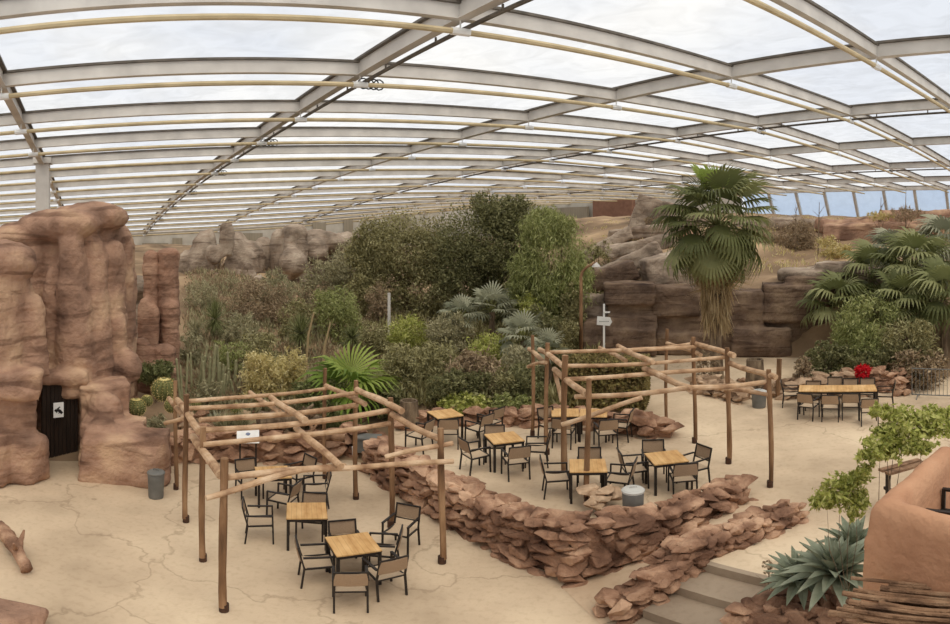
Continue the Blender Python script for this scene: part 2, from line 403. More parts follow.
# conduits below every other rafter, with cable loops
for p in (PS[3], PS[5], PS[7], PS[9]):
    b = MB(); lo = MB()
    pts = [RP(p, r, -.14) + Pd * .16 for r in RS]
    b.tube(pts, .055, 6)
    for j in range(nj - 1):
        for t in (.25, .75):
            q = pts[j].lerp(pts[j + 1], t); b.tube([q, q + Vector((0, 0, .16))], .03, 5)
    for j in range(1, nj, 2 if p == PS[5] else 4):
        for k in range(4):
            c = RP(p, RS[j], -.16) + Pd * (.1 + .16 * k)
            lo.tube([c + Pd * .16 * math.cos(a) + Vector((0, 0, .16 * math.sin(a) - .05)) for a in [PI * 1.9 * q / 9 for q in range(10)]], .022, 5)
    r_ = struct(b.build('roof_conduit', M['steeldark'])); lo.build('cable_loop', M['black'], r_)

# support post hanging over the rocks, seen upper left
b = MB(); q = WD(43, 31.5); b.box((q.x, q.y, 5.0), (.7, .7, 10.2), rz=.6); b.box((q.x, q.y, 10.15), (.95, .95, .3), rz=.6)
struct(b.build('roof_column', M['steel']))
b = MB(); q = WD(126, 62); b.box((q.x, q.y, 3.4), (.5, .5, 6.8))
struct(b.build('roof_column', M['steeldark']))

# ---- back wall (r = 16)
def wallquad(name, a, c, z0f, z1f, m, n=12, off=None):
    b = MB(); V = []; Fc = []
    for k in range(n + 1):
        q = a.lerp(c, k / n); V += [Vector((q.x, q.y, z0f(k / n))), Vector((q.x, q.y, z1f(k / n)))]
    for k in range(n): Fc.append((2 * k, 2 * k + 2, 2 * k + 3, 2 * k + 1))
    o = mk(name, V, Fc, m); md = o.modifiers.new('thick', 'SOLIDIFY'); md.thickness = .25; return struct(o)
rE = RS[-1]
wallquad('wall_back', RP(PS[0], rE), RP(PS[-1], rE), lambda t: -1, lambda t: RP(PS[0] + (PS[-1] - PS[0]) * t, rE, .5).z, M['greywall'])
wallquad('wall_left', RP(PS[0], RS[0]), RP(PS[0], rE), lambda t: -1, lambda t: RP(PS[0], RS[0] + (rE - RS[0]) * t, .5).z, M['greywall'])
def onback(px):       # p coordinate where the view column px meets the back wall
    a = math.tan(az(px)); x0, y0 = Rd.x * rE, Rd.y * rE
    return (a * y0 - x0) / (Pd.x - a * Pd.y)
def onside(px, pe=PS[-1]):
    a = math.tan(az(px)); x0, y0 = Pd.x * pe, Pd.y * pe
    return (a * y0 - x0) / (Rd.x - a * Rd.y)
k = 1
for x0, x1, yt in ((142, 168, 243), (172, 182, 238), (312, 325, 222), (343, 352, 219), (388, 410, 214), (225, 262, 233)):
    pa, pc = onback(x0), onback(x1)
    A, C_ = RP(pa, rE - .06), RP(pc, rE - .06); D = math.hypot(A.x, A.y)
    zt = WY(0, yt, D).z
    b = MB(); mid = (A + C_) / 2; L = (Vector((C_.x, C_.y, 0)) - Vector((A.x, A.y, 0))).length
    b.box((mid.x, mid.y, zt - 2), (L, .12, 4), rz=math.atan2(C_.y - A.y, C_.x - A.x))
    struct(b.build('door_%d' % k, M['shutter'])); k += 1
# ---- right wall (p = 13.5): leaning glazing, then cladding, shutter and brown bay
pe = PS[-1]
r0, r1 = onside(1010), onside(742)
npan = int(round((r1 - r0) * H5 / 3.7)); dr = (r1 - r0) / npan
out = Pd * 1.8
zb = 8.3
for i in range(npan):
    ra, rb = r0 + i * dr, r0 + (i + 1) * dr
    A, B_ = RP(pe, ra, .3), RP(pe, rb, .3)
    a2, b2 = Vector((A.x, A.y, zb)) + out, Vector((B_.x, B_.y, zb)) + out
    wn = struct(mk('window_%d' % (i + 1), [A, B_, b2, a2], [(0, 1, 2, 3)], M['bluepane']))
    b = MB(); b.bar(A, a2, .38, .3, up=Rd); b.build('mullion', M['steel'], wn)
    b = MB(); b.bar(a2, b2, .3, .3); b.bar(A, B_, .3, .5); b.build('rail', M['steel'], wn)
wallquad('trim_1', RP(pe, r0) + out, RP(pe, r1) + out, lambda t: 2, lambda t: zb, M['brownwall'])
wallquad('wall_right', RP(pe, r1), RP(pe, rE), lambda t: 2, lambda t: RP(pe, r1 + (rE - r1) * t, .5).z, M['greywall'])
def sidebay(name, x0, x1, yt, yb, m, th=.3, push=.12):
    ra, rb = onside(x0), onside(x1); A, C_ = RP(pe - push, ra), RP(pe - push, rb)
    D = math.hypot(A.x, A.y); zt, z0 = WY(0, yt, D).z, WY(0, yb, D).z
    mid = (A + C_) / 2; L = math.hypot(A.x - C_.x, A.y - C_.y)
    b = MB(); b.box((mid.x, mid.y, (zt + z0) / 2), (L, th, zt - z0), rz=math.atan2(C_.y - A.y, C_.x - A.x))
    return struct(b.build(name, m))
sidebay('wall_bay', 562, 602, 202, 236, M['greywall'], .5, .2)
sidebay('door_7', 566, 598, 208, 236, M['shutter'], .5, .4)
sidebay('wall_brown', 602, 641, 201, 240, M['brownwall'], .8, .3)

# ================================================================== GROUND
def grid(name, x0, x1, y0, y1, n, m, zf):
    V = []; Fc = []
    nx, ny = n
    for j in range(ny + 1):
        for i in range(nx + 1):
            x = x0 + (x1 - x0) * i / nx; y = y0 + (y1 - y0) * j / ny; V.append((x, y, zf(x, y)))
    for j in range(ny):
        for i in range(nx): a = j * (nx + 1) + i; Fc.append((a, a + 1, a + nx + 2, a + nx + 1))
    return mk(name, V, Fc, m, smooth=True)
floor = struct(grid('floor', -26, 30, 2, 36, (60, 40), M['sand'], lambda x, y: 0.0))
TZ = .6
def slab(name, pts, ztop, th, m):
    n = len(pts); V = [(p.x, p.y, ztop) for p in pts] + [(p.x, p.y, ztop - th) for p in pts]
    Fc = [tuple(range(n)), tuple(reversed(range(n, 2 * n)))] + [(i, n + i, n + (i + 1) % n, (i + 1) % n) for i in range(n)]
    return struct(mk(name, V, Fc, m))
C0 = Vector((1.42, 9.38, 0)); WA = Vector((-1.93, 14.4, 0)); WB = Vector((5.27, 10.75, 0)); WC = Vector((5.75, 9.3, 0))
E1 = Vector((3.47, 8.6, 0)); ed = Vector((.58, -.81, 0)).normalized(); dn = Vector((-.81, -.58, 0)).normalized()
slab('terrace_floor', [WA + Vector((-.1, .3, 0)), C0 + Vector((.1, .35, 0)), WB, WC, E1, E1 + ed * 3.4, Vector((14, 4, 0)), Vector((30, 12, 0)), WD(1000, 30),
                       WD(860, 34), WD(700, 34), WD(560, 34), WD(535, 19), WD(395, 18.2)], TZ, .75, M['sand'])
# ramp between the two stone walls
V = []; Fc = []; nR = 12
La, Lb = Vector((1.35, 9.25, 0)), WB; Ra, Rb = Vector((1.7, 8.0, 0)), WC
for k in range(nR + 1):
    t = k / nR; z = TZ * sm(t * .95 + .05) + .004; a_ = La.lerp(Lb, t); c_ = Ra.lerp(Rb, t); V += [(a_.x, a_.y, z), (c_.x, c_.y, z)]
Fc = [(2 * k, 2 * k + 1, 2 * k + 3, 2 * k + 2) for k in range(nR)]
struct(mk('ramp', V, Fc, M['path']))
# steps
b = MB()
for k in range(4):
    z = TZ - .165 * (k + 1); c = E1 + dn * (.34 + .66 * k) + ed * 1.0
    b.box((c.x, c.y, z / 2 - .2), (2.3, .72, z + .4), rz=math.atan2(ed.y, ed.x))
b.box((E1 + ed * 1.0 + dn * .0).to_tuple()[:2] + (TZ - .1,), (2.4, .12, .204), rz=math.atan2(ed.y, ed.x))
struct(b.build('stone_steps', M['step']))

# hills: profile per view column, (distance, height)
PROF = [(-700, [(15.5, -.1), (19, .5), (30, 3.5), (60, 5), (110, 5)]),
        (120, [(15.5, -.1), (17, .4), (20, .8), (28, 2), (40, 4.2), (70, 5), (110, 5)]),
        (240, [(15.5, -.1), (16.5, .3), (20, .6), (26, 1.4), (38, 3.6), (60, 4.8), (110, 5)]),
        (345, [(15.5, -.1), (17, .25), (22, .7), (38, 1.9), (60, 3.5), (110, 5)]),
        (400, [(17.4, .2), (18.5, .7), (22, .8), (38, 2.2), (60, 4), (110, 5)]),
        (530, [(17.4, .2), (18.5, .7), (24, .7), (38, 2.2), (60, 6.5), (110, 6.5)]),
        (560, [(19, .2), (33, .3), (38, 2.0), (58, 7.2), (80, 8.5), (110, 8.5)]),
        (640, [(19, .2), (28, .3), (29.2, 3.5), (38, 4.5), (52, 7.4), (75, 8.6), (110, 8.6)]),
        (740, [(19, .2), (28, .3), (29.2, 3.5), (36, 4.5), (48, 6.9), (66, 8.6), (110, 8.6)]),
        (850, [(19, .2), (27, .3), (28.4, 3.6), (34, 4.6), (42, 5.4), (48, 6.6), (64, 8.2), (110, 8.6)]),
        (950, [(17, .2), (23, .3), (26, 2.4), (34, 4.6), (42, 5.6), (48, 7.0), (60, 8.6), (110, 9)]),
        (1500, [(17, .2), (23, .3), (26, 2.4), (34, 5.0), (46, 8.0), (60, 9), (110, 9)])]
def interp(P_, d):
    if d <= P_[0][0]: return P_[0][1]
    for (a_, za), (c_, zc) in zip(P_, P_[1:]):
        if d <= c_: return za + (zc - za) * (d - a_) / (c_ - a_)
    return P_[-1][1]
def hill(px, D):
    for (xa, pa), (xb, pb) in zip(PROF, PROF[1:]):
        if px <= xb:
            t = (px - xa) / (xb - xa); z = interp(pa, D) * (1 - t) + interp(pb, D) * t; break
    q = WD(px, D); a_ = .45 * min(1, max(0, (D - 22) / 15)) + .05
    return z + a_ * (nz3((q.x, q.y, 0), .35) + .5 * nz3((q.x, q.y, 3), 1.0)) if z > .55 or px < 540 else z
V = []; Fc = []
pxs = [-560 + 12 * k for k in range(140)]; Ds = [15.5 * (6.6 ** (k / 90)) for k in range(91)]
for px in pxs:
    for D in Ds: q = WD(px, D); V.append((q.x, q.y, hill(px, D)))
nD = len(Ds)
Fc = [(i * nD + j, i * nD + j + 1, (i + 1) * nD + j + 1, (i + 1) * nD + j) for i in range(len(pxs) - 1) for j in range(nD - 1)]
struct(mk('hillside', V, Fc, M['hill'], smooth=True))
def HP(px, D, dz=0.0):
    q = WD(px, D); q.z = max(hill(px, D), TZ if (px > 400 and D < 33 and not (px < 535 and D > 18.3)) else 0) + dz; return q

# ================================================================== STONE WALLS
random.seed(21)
HULLS = []
for k in range(16):
    bm = bmesh.new()
    for q in range(13):
        v = Vector((random.gauss(0, 1), random.gauss(0, 1), random.gauss(0, 1))).normalized() * random.uniform(.8, 1.05); bm.verts.new((v.x, v.y, v.z))
    r_ = bmesh.ops.convex_hull(bm, input=bm.verts[:])
    bmesh.ops.delete(bm, geom=[v for v in bm.verts if not v.link_faces], context='VERTS')
    bmesh.ops.dissolve_limit(bm, angle_limit=.35, verts=bm.verts[:], edges=bm.edges[:])
    bmesh.ops.bevel(bm, geom=bm.edges[:], offset=.07, segments=2, affect='EDGES', profile=.5)
    bm.verts.index_update(); HULLS.append(([v.co.copy() for v in bm.verts], [tuple(v.index for v in f.verts) for f in bm.faces])); bm.free()
def stone(b, c, r, rz=None, tilt=.25):
    hv, hf = random.choice(HULLS)
    R = Matrix.Rotation(rz if rz is not None else random.uniform(0, 6.28), 3, 'Z') @ Matrix.Rotation(random.uniform(-tilt, tilt), 3, 'X') @ Matrix.Rotation(random.uniform(-tilt, tilt), 3, 'Y')
    b.add([R @ Vector((v.x * r[0], v.y * r[1], v.z * r[2])) + Vector(c) for v in hv], hf)
def stonewall(name, path, thick, label, m=None, size=.2, flat=.5, dens=1.0, parent=None, tilt=.3):
    """path: [(x,y,zbase,ztop)...]"""
    b = MB()
    for (a_, c_) in zip(path, path[1:]):
        A, B_ = Vector(a_[:2]), Vector(c_[:2]); L = (B_ - A).length; d = (B_ - A) / L; nrm = Vector((-d.y, d.x)); an = math.atan2(d.y, d.x)
        n = max(2, int(L / (size * 1.5) * dens))
        for i in range(n + 1):
            t = i / n; zb_, zt_ = a_[2] + (c_[2] - a_[2]) * t, a_[3] + (c_[3] - a_[3]) * t
            rows = max(1, int((zt_ - zb_) / (size * flat * 1.5)))
            for k in range(rows + 1):
                z = zb_ + (zt_ - zb_) * k / max(1, rows)
                for sd in ((-1, 1) if k < rows else (-1, 0, 1)):
                    bat = 1 + .25 * (1 - k / max(1, rows))
                    q = A + d * (L * (t + random.uniform(-.4, .4) / n)) + nrm * sd * (thick / 2 * bat - size * .45)
                    ss = size * random.uniform(.7, 1.45)
                    stone(b, (q.x, q.y, z + random.uniform(-.04, .04)), (ss * 1.3, ss * .9, ss * flat * random.uniform(.85, 1.25)), an + random.uniform(-.5, .5), tilt)
        m1 = (Vector(a_[:2] + (0,)) + Vector(c_[:2] + (0,))) / 2
        V = []
        for (q, zb_, zt_) in ((A, a_[2], a_[3]), (B_, c_[2], c_[3])):
            for sd in (-1, 1):
                e = q + nrm * sd * (thick / 2 - size * .5); V += [(e.x, e.y, zb_ - .1), (e.x, e.y, zt_ - size * .2)]
        b.add(V, [(0, 1, 3, 2), (4, 6, 7, 5), (0, 4, 5, 1), (2, 3, 7, 6), (1, 5, 7, 3), (0, 2, 6, 4)])
    o = b.build(name, m or M['stone'], parent)
    if not parent: tag(o, label, 'stone wall')
    return o
stonewall('stone_wall', [(-2.45, 14.9, 0, .8), (-1.75, 13.9, 0, .85), (-.35, 12.1, 0, .88), (.75, 10.6, 0, .95), (1.62, 9.66, 0, 1.15),
                         (2.75, 9.98, 0.1, .98), (3.9, 10.45, .3, .95), (5.2, 10.95, .55, 1.0)], .6,
          'long L-shaped red rubble retaining wall with its corner below the terrace tables', size=.22, flat=.48, dens=1.1, tilt=.28)
w2 = [(W(618, 612, .1).x, W(618, 612, .1).y, -.1, .34), (2.5, 8.35, 0, .66), (3.15, 8.78, .1, .92), (4.3, 9.15, .4, .92), (5.6, 9.55, .55, .88)]
stonewall('stone_wall', w2, .5, 'low red rubble wall running beside the concrete steps', size=.17, flat=.5, dens=1.15, tilt=.28)
pk = WD(808, 7.9)
b0 = MB()
stonewall('stone_wall', [(WD(752, 7.5).x, WD(752, 7.5).y, -.2, .9), (WD(790, 7.0).x, WD(790, 7.0).y, -.2, 1.05), (WD(850, 6.6).x, WD(850, 6.6).y, -.2, 1.15)], .5,
          'short dark red stone planter wall under the big agaves', size=.16, dens=1.2)
# back edging of the terrace
stonewall('stone_wall', [(*WD(498, 17.3).to_tuple()[:2], .5, .95), (*WD(530, 17.2).to_tuple()[:2], .5, 1.05), (*WD(562, 17.4).to_tuple()[:2], .5, 1.05), (*WD(600, 17.2).to_tuple()[:2], .5, 1.0)], .5,
          'low red stone edging wall behind the two end terrace tables', size=.24, dens=.9)
stonewall('stone_wall', [(*WD(600, 16.9).to_tuple()[:2], .5, 1.05), (*WD(640, 16.4).to_tuple()[:2], .5, 1.1), (*WD(672, 16.2).to_tuple()[:2], .5, .9)], .7,
          'heap-like red stone wall end in front of the clipped brown hedge', size=.27, dens=.9)
stonewall('stone_wall', [(*WD(404, 16.9).to_tuple()[:2], .4, 1.0), (*WD(440, 17.3).to_tuple()[:2], .5, .95), (*WD(495, 17.5).to_tuple()[:2], .5, .95)], .5,
          'low stone edging below the bright green ground cover', size=.24, dens=.8)
stonewall('stone_wall', [(*WD(700, 21.3).to_tuple()[:2], .5, 1.05), (*WD(724, 20.5).to_tuple()[:2], .5, 1.0), (*WD(745, 19.9).to_tuple()[:2], .5, .95)], .8,
          'curved stone edging wall of the palm bed beside a grey bin', size=.24, dens=.9, m=M['stonelight'])
stonewall('stone_wall', [(*WD(772, 20.6).to_tuple()[:2], .5, 1.05), (*WD(805, 20.4).to_tuple()[:2], .5, 1.15), (*WD(850, 20.8).to_tuple()[:2], .5, 1.35)], .8,
          'pale low stone wall left behind the ten-seat table', size=.26, dens=.85, m=M['stonelight'])
stonewall('stone_wall', [(*WD(850, 21.0).to_tuple()[:2], .5, 1.35), (*WD(880, 20.9).to_tuple()[:2], .5, 1.4), (*WD(906, 20.9).to_tuple()[:2], .5, 1.2)], .8,
          'reddish low stone wall right behind the ten-seat table', size=.24, dens=.85, m=M['stone'])
stonewall('stone_wall', [(*WD(160, 15.6).to_tuple()[:2], 0, .7), (*WD(205, 16.0).to_tuple()[:2], 0, .75), (*WD(250, 15.9).to_tuple()[:2], 0, .8), (*WD(300, 15.7).to_tuple()[:2], 0, .7), (*WD(345, 16.3).to_tuple()[:2], 0, .8)], .6,
          'rough stone edging of the planted bed behind the left pergola', size=.27, dens=.8)
#@@ROCKS
# ================================================================== ROCKS
def pblock(x0, x1, yt, yb, D, depth, tilt=(0, 0), rzo=0):
    c = WD((x0 + x1) / 2, D + depth / 2); wd = (x1 - x0) / F * D; zt, zb_ = WY(0, yt, D).z, WY(0, yb, D).z
    return rotbox((c.x, c.y, (zt + zb_) / 2), (wd, depth, zt - zb_), -az((x0 + x1) / 2) + rzo, tilt, .08)
def solid(o, label, cat='rock', group=None): return tag(o, label, cat, group)
# rock building with the door (left)
prims = [pcol(36, 120, 206, 18.6, dome=.16, taper=.97, ry=1.8), pcol(-60, 44, 228, 18.4, dome=.25, taper=.97, ry=2),
         pcol(34, 60, 232, 17.6, dome=.2, taper=.95, ry=.9, ybot=384), pcol(98, 128, 220, 18.9, dome=.2, taper=.95, ry=1.2), pcol(116, 134, 236, 19, dome=.1, taper=.95),
         pball(52, 228, 17.6, 1.05, 1.0, .55), pball(72, 224, 17.2, .9, .9, .48), pball(96, 218, 18.0, .95, 1.1, .5), pball(22, 238, 18, 1.0, 1, .5),
         pcol(56, 101, 232, 16.6, dome=.06, taper=.50, ybot=394, ry=.75, lean=(-.28, 0)),
         pcol(89, 114, 234, 16.9, dome=.06, taper=.62, ybot=400, ry=.5, lean=(-.36, .2)), pcol(104, 124, 238, 17.8, dome=.1, taper=.85, ybot=360, ry=.5),
         pcol(44, 62, 262, 16.9, dome=.15, taper=.7, ybot=384, ry=.4), pcol(112, 126, 308, 17.5, dome=.15, taper=.9), pball(128, 366, 17.4, .42, .4, .55),
         pcol(-42, 28, 240, 15.3, dome=.22, taper=.9, ry=1.3), pcol(19, 50, 294, 15.3, dome=.4, taper=.75, ybot=376), pball(4, 262, 15.2, .75, 1, .6),
         pcol(80, 128, 384, 16.8, dome=.05, taper=.98, ry=.9), pblock(38, 86, 372, 388, 15.75, 1.6)]
prims += [pblock(-60, 44, 374, 400, 13.9, 2), pblock(-60, 38, 398, 440, 14.3, 2), pcol(10, 48, 432, 14.5, dome=.15, taper=.9, ry=.55), pcol(-34, 13, 430, 14.3, dome=.15, taper=.92, ry=.55), pball(22, 390, 14.3, .55, .35, .3)]
rb = lump('rock_building', prims, M['rock'], voxel=.09, amp=.07, fsc=1.2, strata=.03, ssc=5.5)
rbe = rb
tag(rbe, 'tall pinkish artificial rock building with bulging columns around a dark doorway', 'rock building')
# recess behind the door + door
A, B_ = WD(43, 15.75), WD(79, 16.1)
b = MB(); mid = (A + B_) / 2; an = math.atan2(B_.y - A.y, B_.x - A.x); L = (B_ - A).length
nrm = Vector((-math.sin(an), math.cos(an), 0))
q = mid + nrm * .12
b.box((q.x, q.y, 1.15), (L, .06, 2.3), rz=an)
dr_ = struct(b.build('door_8', M['door']))
b = MB()
for k in range(9):
    t = (k + .5) / 9 - .5; q2 = q + Vector((math.cos(an), math.sin(an), 0)) * t * L - nrm * .04
    b.box((q2.x, q2.y, 1.13), (L / 9 - .02, .03, 2.2), rz=an)
b.build('board', M['door'], dr_)
# notice with a lizard-like figure
q = WY(58.5, 410, 15.68); s_ = MB(); s_.box((0, 0, 0), (.28, .02, .42))
sg = s_.build('door_sign', M['white'], loc=q); sg.rotation_euler = (0, 0, an)
tag(sg, 'small white notice with a black animal figure on the dark rock door', 'sign')
b = MB()
fig = [(-.10, -.03, .05), (-.05, .02, .06), (0, .0, .055), (.05, -.05, .05), (.10, -.10, .03)]
for i in range(4): b.bar((fig[i][0], -.014, fig[i][1]), (fig[i + 1][0], -.014, fig[i + 1][1]), .006, fig[i][2] * 1.5)
b.bar((-.03, -.014, .0), (-.06, -.014, -.08), .006, .02); b.bar((.03, -.014, -.02), (.0, -.014, -.1), .006, .02)
b.bar((-.05, -.014, .03), (.04, -.014, .09), .006, .03)
b.build('figure', M['black'], sg)

# low sculpted wall right of the door
prims = [pblock(80, 128, 386, 470, 15.7, 1.1), pblock(81, 146, 424, 470, 14.9, .9, rzo=-.12), pblock(84, 170, 436, 490, 14.1, 1.0, rzo=-.2), pcol(84, 124, 416, 14.9, dome=.3, ry=.45), pcol(128, 172, 436, 14.3, dome=.3, taper=.9, ry=.5), pcol(82, 128, 392, 15.5, dome=.2, ry=.45)]
tag(lump('rock_parapet', prims, M['rock'], voxel=.08, amp=.06, fsc=1.2, strata=.03, ssc=5), 'smooth stepped rock wall curving out right of the dark door', 'rock wall')
tag(lump('rock_column', [pcol(143, 160, 250, 22, dome=.04, taper=.92), pcol(137, 152, 297, 21.6, dome=.06), pcol(148, 160, 305, 21.5, dome=.06)], M['rockred'], voxel=.09, amp=.07, strata=.03, ssc=9), 'left half of the flat-topped reddish twin rock pillar', 'rock')
tag(lump('rock_column', [pcol(157, 179, 248, 22, dome=.03, taper=.96), pcol(161, 180, 300, 21.6, dome=.06)], M['rockred'], voxel=.09, amp=.07, strata=.04, ssc=9), 'right half of the flat-topped reddish twin rock pillar', 'rock')
tag(lump('rock_column', [pcol(134, 152, 336, 20.8, dome=.1), pcol(150, 178, 343, 20.9, dome=.1), pcol(130, 182, 362, 20.5, dome=.15, ry=.6)], M['rockred'], voxel=.09, amp=.06, strata=.04, ssc=9), 'shorter reddish rock stump cluster at the foot of the twin pillar', 'rock')
tag(lump('boulder', [pball(137, 288, 26, .9, .8, .6), pcol(125, 150, 275, 26)], M['rockgrey'], voxel=.12, amp=.08), 'rounded tan boulder seen between the rock building and the twin pillar', 'rock')

# grey-brown formation at the back left
prims = [pcol(170, 204, 250, 41, taper=.75, dome=.4), pcol(186, 222, 231, 41, taper=.75, dome=.35, ry=2), pcol(198, 222, 228, 41, taper=.6, dome=.3), pcol(220, 233, 221, 38.8, dome=.12, taper=.95, ybot=257),
         pcol(224, 252, 231, 41, taper=.75, dome=.3, ry=2), pcol(240, 266, 240, 41.5, taper=.85, dome=.3, ry=2), pcol(252, 276, 236, 43, taper=.9, dome=.2), pcol(196, 228, 268, 38.6, taper=.6, dome=.4),
         pball(214, 258, 38.8, .6, .5, .5), pball(213, 250, 38.8, .5, .4, .4), pcol(236, 262, 262, 39.5, taper=.7, dome=.4), pcol(165, 275, 280, 41.5, ry=2.2)]
tag(lump('rock_formation', prims, M['rockgrey'], voxel=.16, amp=.16, fsc=.9, strata=.05, ssc=2), 'twin-peaked grey brown rock hill at the far left back', 'rock')
prims = [pcol(270, 292, 229, 42, dome=.12, taper=.95), pcol(282, 307, 224, 41.5, dome=.06, taper=.97), pcol(284, 298, 226, 40.6, dome=.1, ybot=272), pcol(300, 314, 236, 43, dome=.2, taper=.9), pball(293, 262, 40, .95, .8, 1.1), pcol(276, 300, 272, 40.5), pcol(262, 318, 286, 42, ry=1.8)]
tag(lump('rock_formation', prims, M['rockgrey'], voxel=.15, amp=.14, fsc=.9, strata=.07, ssc=1.8), 'blocky brown rock tower with a split top left of the dense trees', 'rock')
prims = [pcol(306, 330, 233, 45, dome=.3, taper=.9), pball(318, 240, 44, 1.8, 1, .8), pball(332, 243, 44, 1.1, .9, .8), pball(349, 241, 45, 1.8, 1, .7), pball(314, 252, 43, 1.0, .8, 1.0), pcol(300, 366, 252, 46, ry=2, taper=.95)]
tag(lump('rock_formation', prims, M['rockgrey'], voxel=.17, amp=.16, fsc=.9, strata=.06), 'low rounded rocks at the foot of the far wall left of the trees', 'rock')

# dark layered rock wall behind the sign post and palm
def rocks(lst, m, label, nm='rock_wall', **kw):
    tag(lump(nm, lst, m, **kw), label, 'rock')
rocks([pblock(604, 655, 284, 306, 27.4, 2.4), pblock(608, 654, 305, 315, 27.7, 2), pblock(606, 656, 316, 328, 27.5, 2), pblock(584, 656, 329, 358, 27.3, 2), pblock(584, 612, 321, 356, 27.1, 2)],
      M['rockdark'], 'stack of thick layered dark brown slabs behind the white sign post', voxel=.09, amp=.06, fsc=1.3, strata=.04, ssc=6)
rocks([pblock(652, 700, 288, 318, 27.6, 2.4), pblock(654, 720, 316, 336, 27.9, 2.2), pblock(656, 724, 334, 356, 27.7, 2.4)],
      M['rockdark'], 'dark layered rock ledge directly behind the tall palm trunk', voxel=.09, amp=.06, fsc=1.3, strata=.04, ssc=6)
rocks([pblock(720, 764, 292, 328, 27.6, 2.4), pblock(732, 790, 328, 358, 27.3, 2.2), pblock(700, 740, 330, 358, 27.8, 2.2)],
      M['rockdark'], 'dark cliff block with a vertical crack just right of the tall palm', voxel=.09, amp=.06, fsc=1.3, strata=.05, ssc=5)
rocks([pblock(762, 812, 286, 322, 27.6, 2.6), pblock(786, 830, 278, 348, 28.0, 2.4), pblock(760, 800, 316, 346, 27.9, 2.4)],
      M['rockdark'], 'dark cliff block meeting the sloping sand left of the right palms', voxel=.09, amp=.06, fsc=1.3, strata=.05, ssc=5)
rocks([pblock(822, 850, 282, 350, 28.4, 2), pblock(845, 872, 282, 346, 28.6, 2)],
      M['rockdark'], 'right end of the dark cliff half covered by palms', voxel=.09, amp=.06, fsc=1.3, strata=.05, ssc=5)
rocks([pblock(778, 822, 270, 280, 28.2, 3), pblock(815, 855, 264, 276, 28.4, 3), pblock(826, 880, 270, 340, 28.6, 2)],
      M['rockgrey'], 'pale flat rock ledge capping the dark cliff below the yellow bush', voxel=.1, amp=.08, strata=.05)
# tilted slabs climbing to the brown bay
def slabrock(px, py, D, size, rz, tilt, label, m='rockgrey'):
    c = WY(px, py, D); tag(lump('tilted_slab', [rotbox(c, size, rz - az(px), tilt, .12)], M[m], voxel=.11, amp=.08, strata=.05, ssc=4), label, 'rock')
slabrock(628, 263, 33, (3.6, 2.0, .9), .1, (0, -.42), 'long tilted rock slab above the stacked dark slabs')
slabrock(640, 246, 38, (4.4, 2.0, .8), .1, (0, -.2), 'pale topped rock slab rising toward the brown bay')
slabrock(608, 245, 40, (3.4, 2, .8), .0, (0, -.5), 'tilted slab with pointed end left of the brown bay')
slabrock(668, 272, 30.5, (2.6, 2.2, 1.9), .2, (0, -.2), 'rounded block beside the palm crown above the layered wall')
slabrock(612, 276, 30, (2.6, 1.6, 1.0), .0, (0, -.35), 'dark wedge of rock right above the stacked dark slabs', 'rockdark')
slabrock(645, 232, 46, (5.5, 2, 1.0), .1, (0, -.1), 'weathered ledge directly below the brown bay')
slabrock(668, 222, 50, (6, 3, 3.0), .1, (0, .3), 'rounded sandy crag right of the brown bay')
slabrock(596, 310, 29, (1.8, 1.4, 1.5), .1, (0, .1), 'grey boulder behind the lamp post')
# mesa below the glazing
rocks([pblock(822, 945, 224, 258, 44, 5), pblock(880, 990, 210, 246, 46, 5), pblock(816, 900, 219, 235, 47, 5)], M['rock'],
      'broad tan mesa with a dark undercut below the blue glazing', 'mesa', voxel=.25, amp=.25, fsc=.5, strata=.12, ssc=2)
rocks([pblock(735, 822, 219, 232, 48, 5), pblock(770, 800, 216, 224, 50, 4)], M['rockgrey'],
      'low sandy ledge under the left end of the blue glazing', 'mesa', voxel=.25, amp=.25, fsc=.6, strata=.1, ssc=2)

# small rocks scattered in the beds (individual boulders)
random.seed(5)
bould = None
def boulder(px, D, r, label, m='stone', z=None, flat=.6, group='loose boulders in the planted beds'):
    b = MB(); stone(b, (0, 0, 0), (r, r * .8, r * flat)); q = HP(px, D) if z is None else WD(px, D, z)
    o = b.build('boulder', M[m]); o.location = q + Vector((0, 0, r * flat * .45)); o.rotation_euler = (0, 0, random.uniform(0, 6))
    tag(o, label, 'rock', group)
def blabel(kind, r, m, px, lands):
    sz = 'small' if r < .2 else ('medium-sized' if r < .3 else 'large')
    colr = {'stone': 'reddish', 'stonelight': 'pale', 'rock': 'pinkish', 'rockgrey': 'grey brown'}[m]
    pl = [t for x, t in lands if px < x][0]
    return '%s %s %s lying %s' % (sz, colr, kind, pl)
for k in range(60):
    px = random.uniform(180, 385); D = random.uniform(16.4, 20); r = random.uniform(.12, .38) * (1.2 if px < 330 else .8); m_ = random.choice(['stone', 'stone', 'stonelight', 'rock'])
    boulder(px, D, r, blabel('boulder', r, m_, px, [(225, 'in the bed below the column cacti'), (265, 'in the bed behind the information board'), (325, 'in the bed around the fallen trunk'), (999, 'in the bed under the low bright fan palm')]), m_)
for k in range(26):
    px = random.uniform(715, 900); r = random.uniform(.15, .42); m_ = random.choice(['stonelight', 'stone', 'rockgrey'])
    boulder(px, random.uniform(19.9, 22.5) + (1 if px < 780 else .6), r, blabel('boulder', r, m_, px, [(765, 'around the palm bed stump'), (830, 'left behind the ten-seat table'), (999, 'right behind the ten-seat table')]), m_, group='boulders of the palm bed')
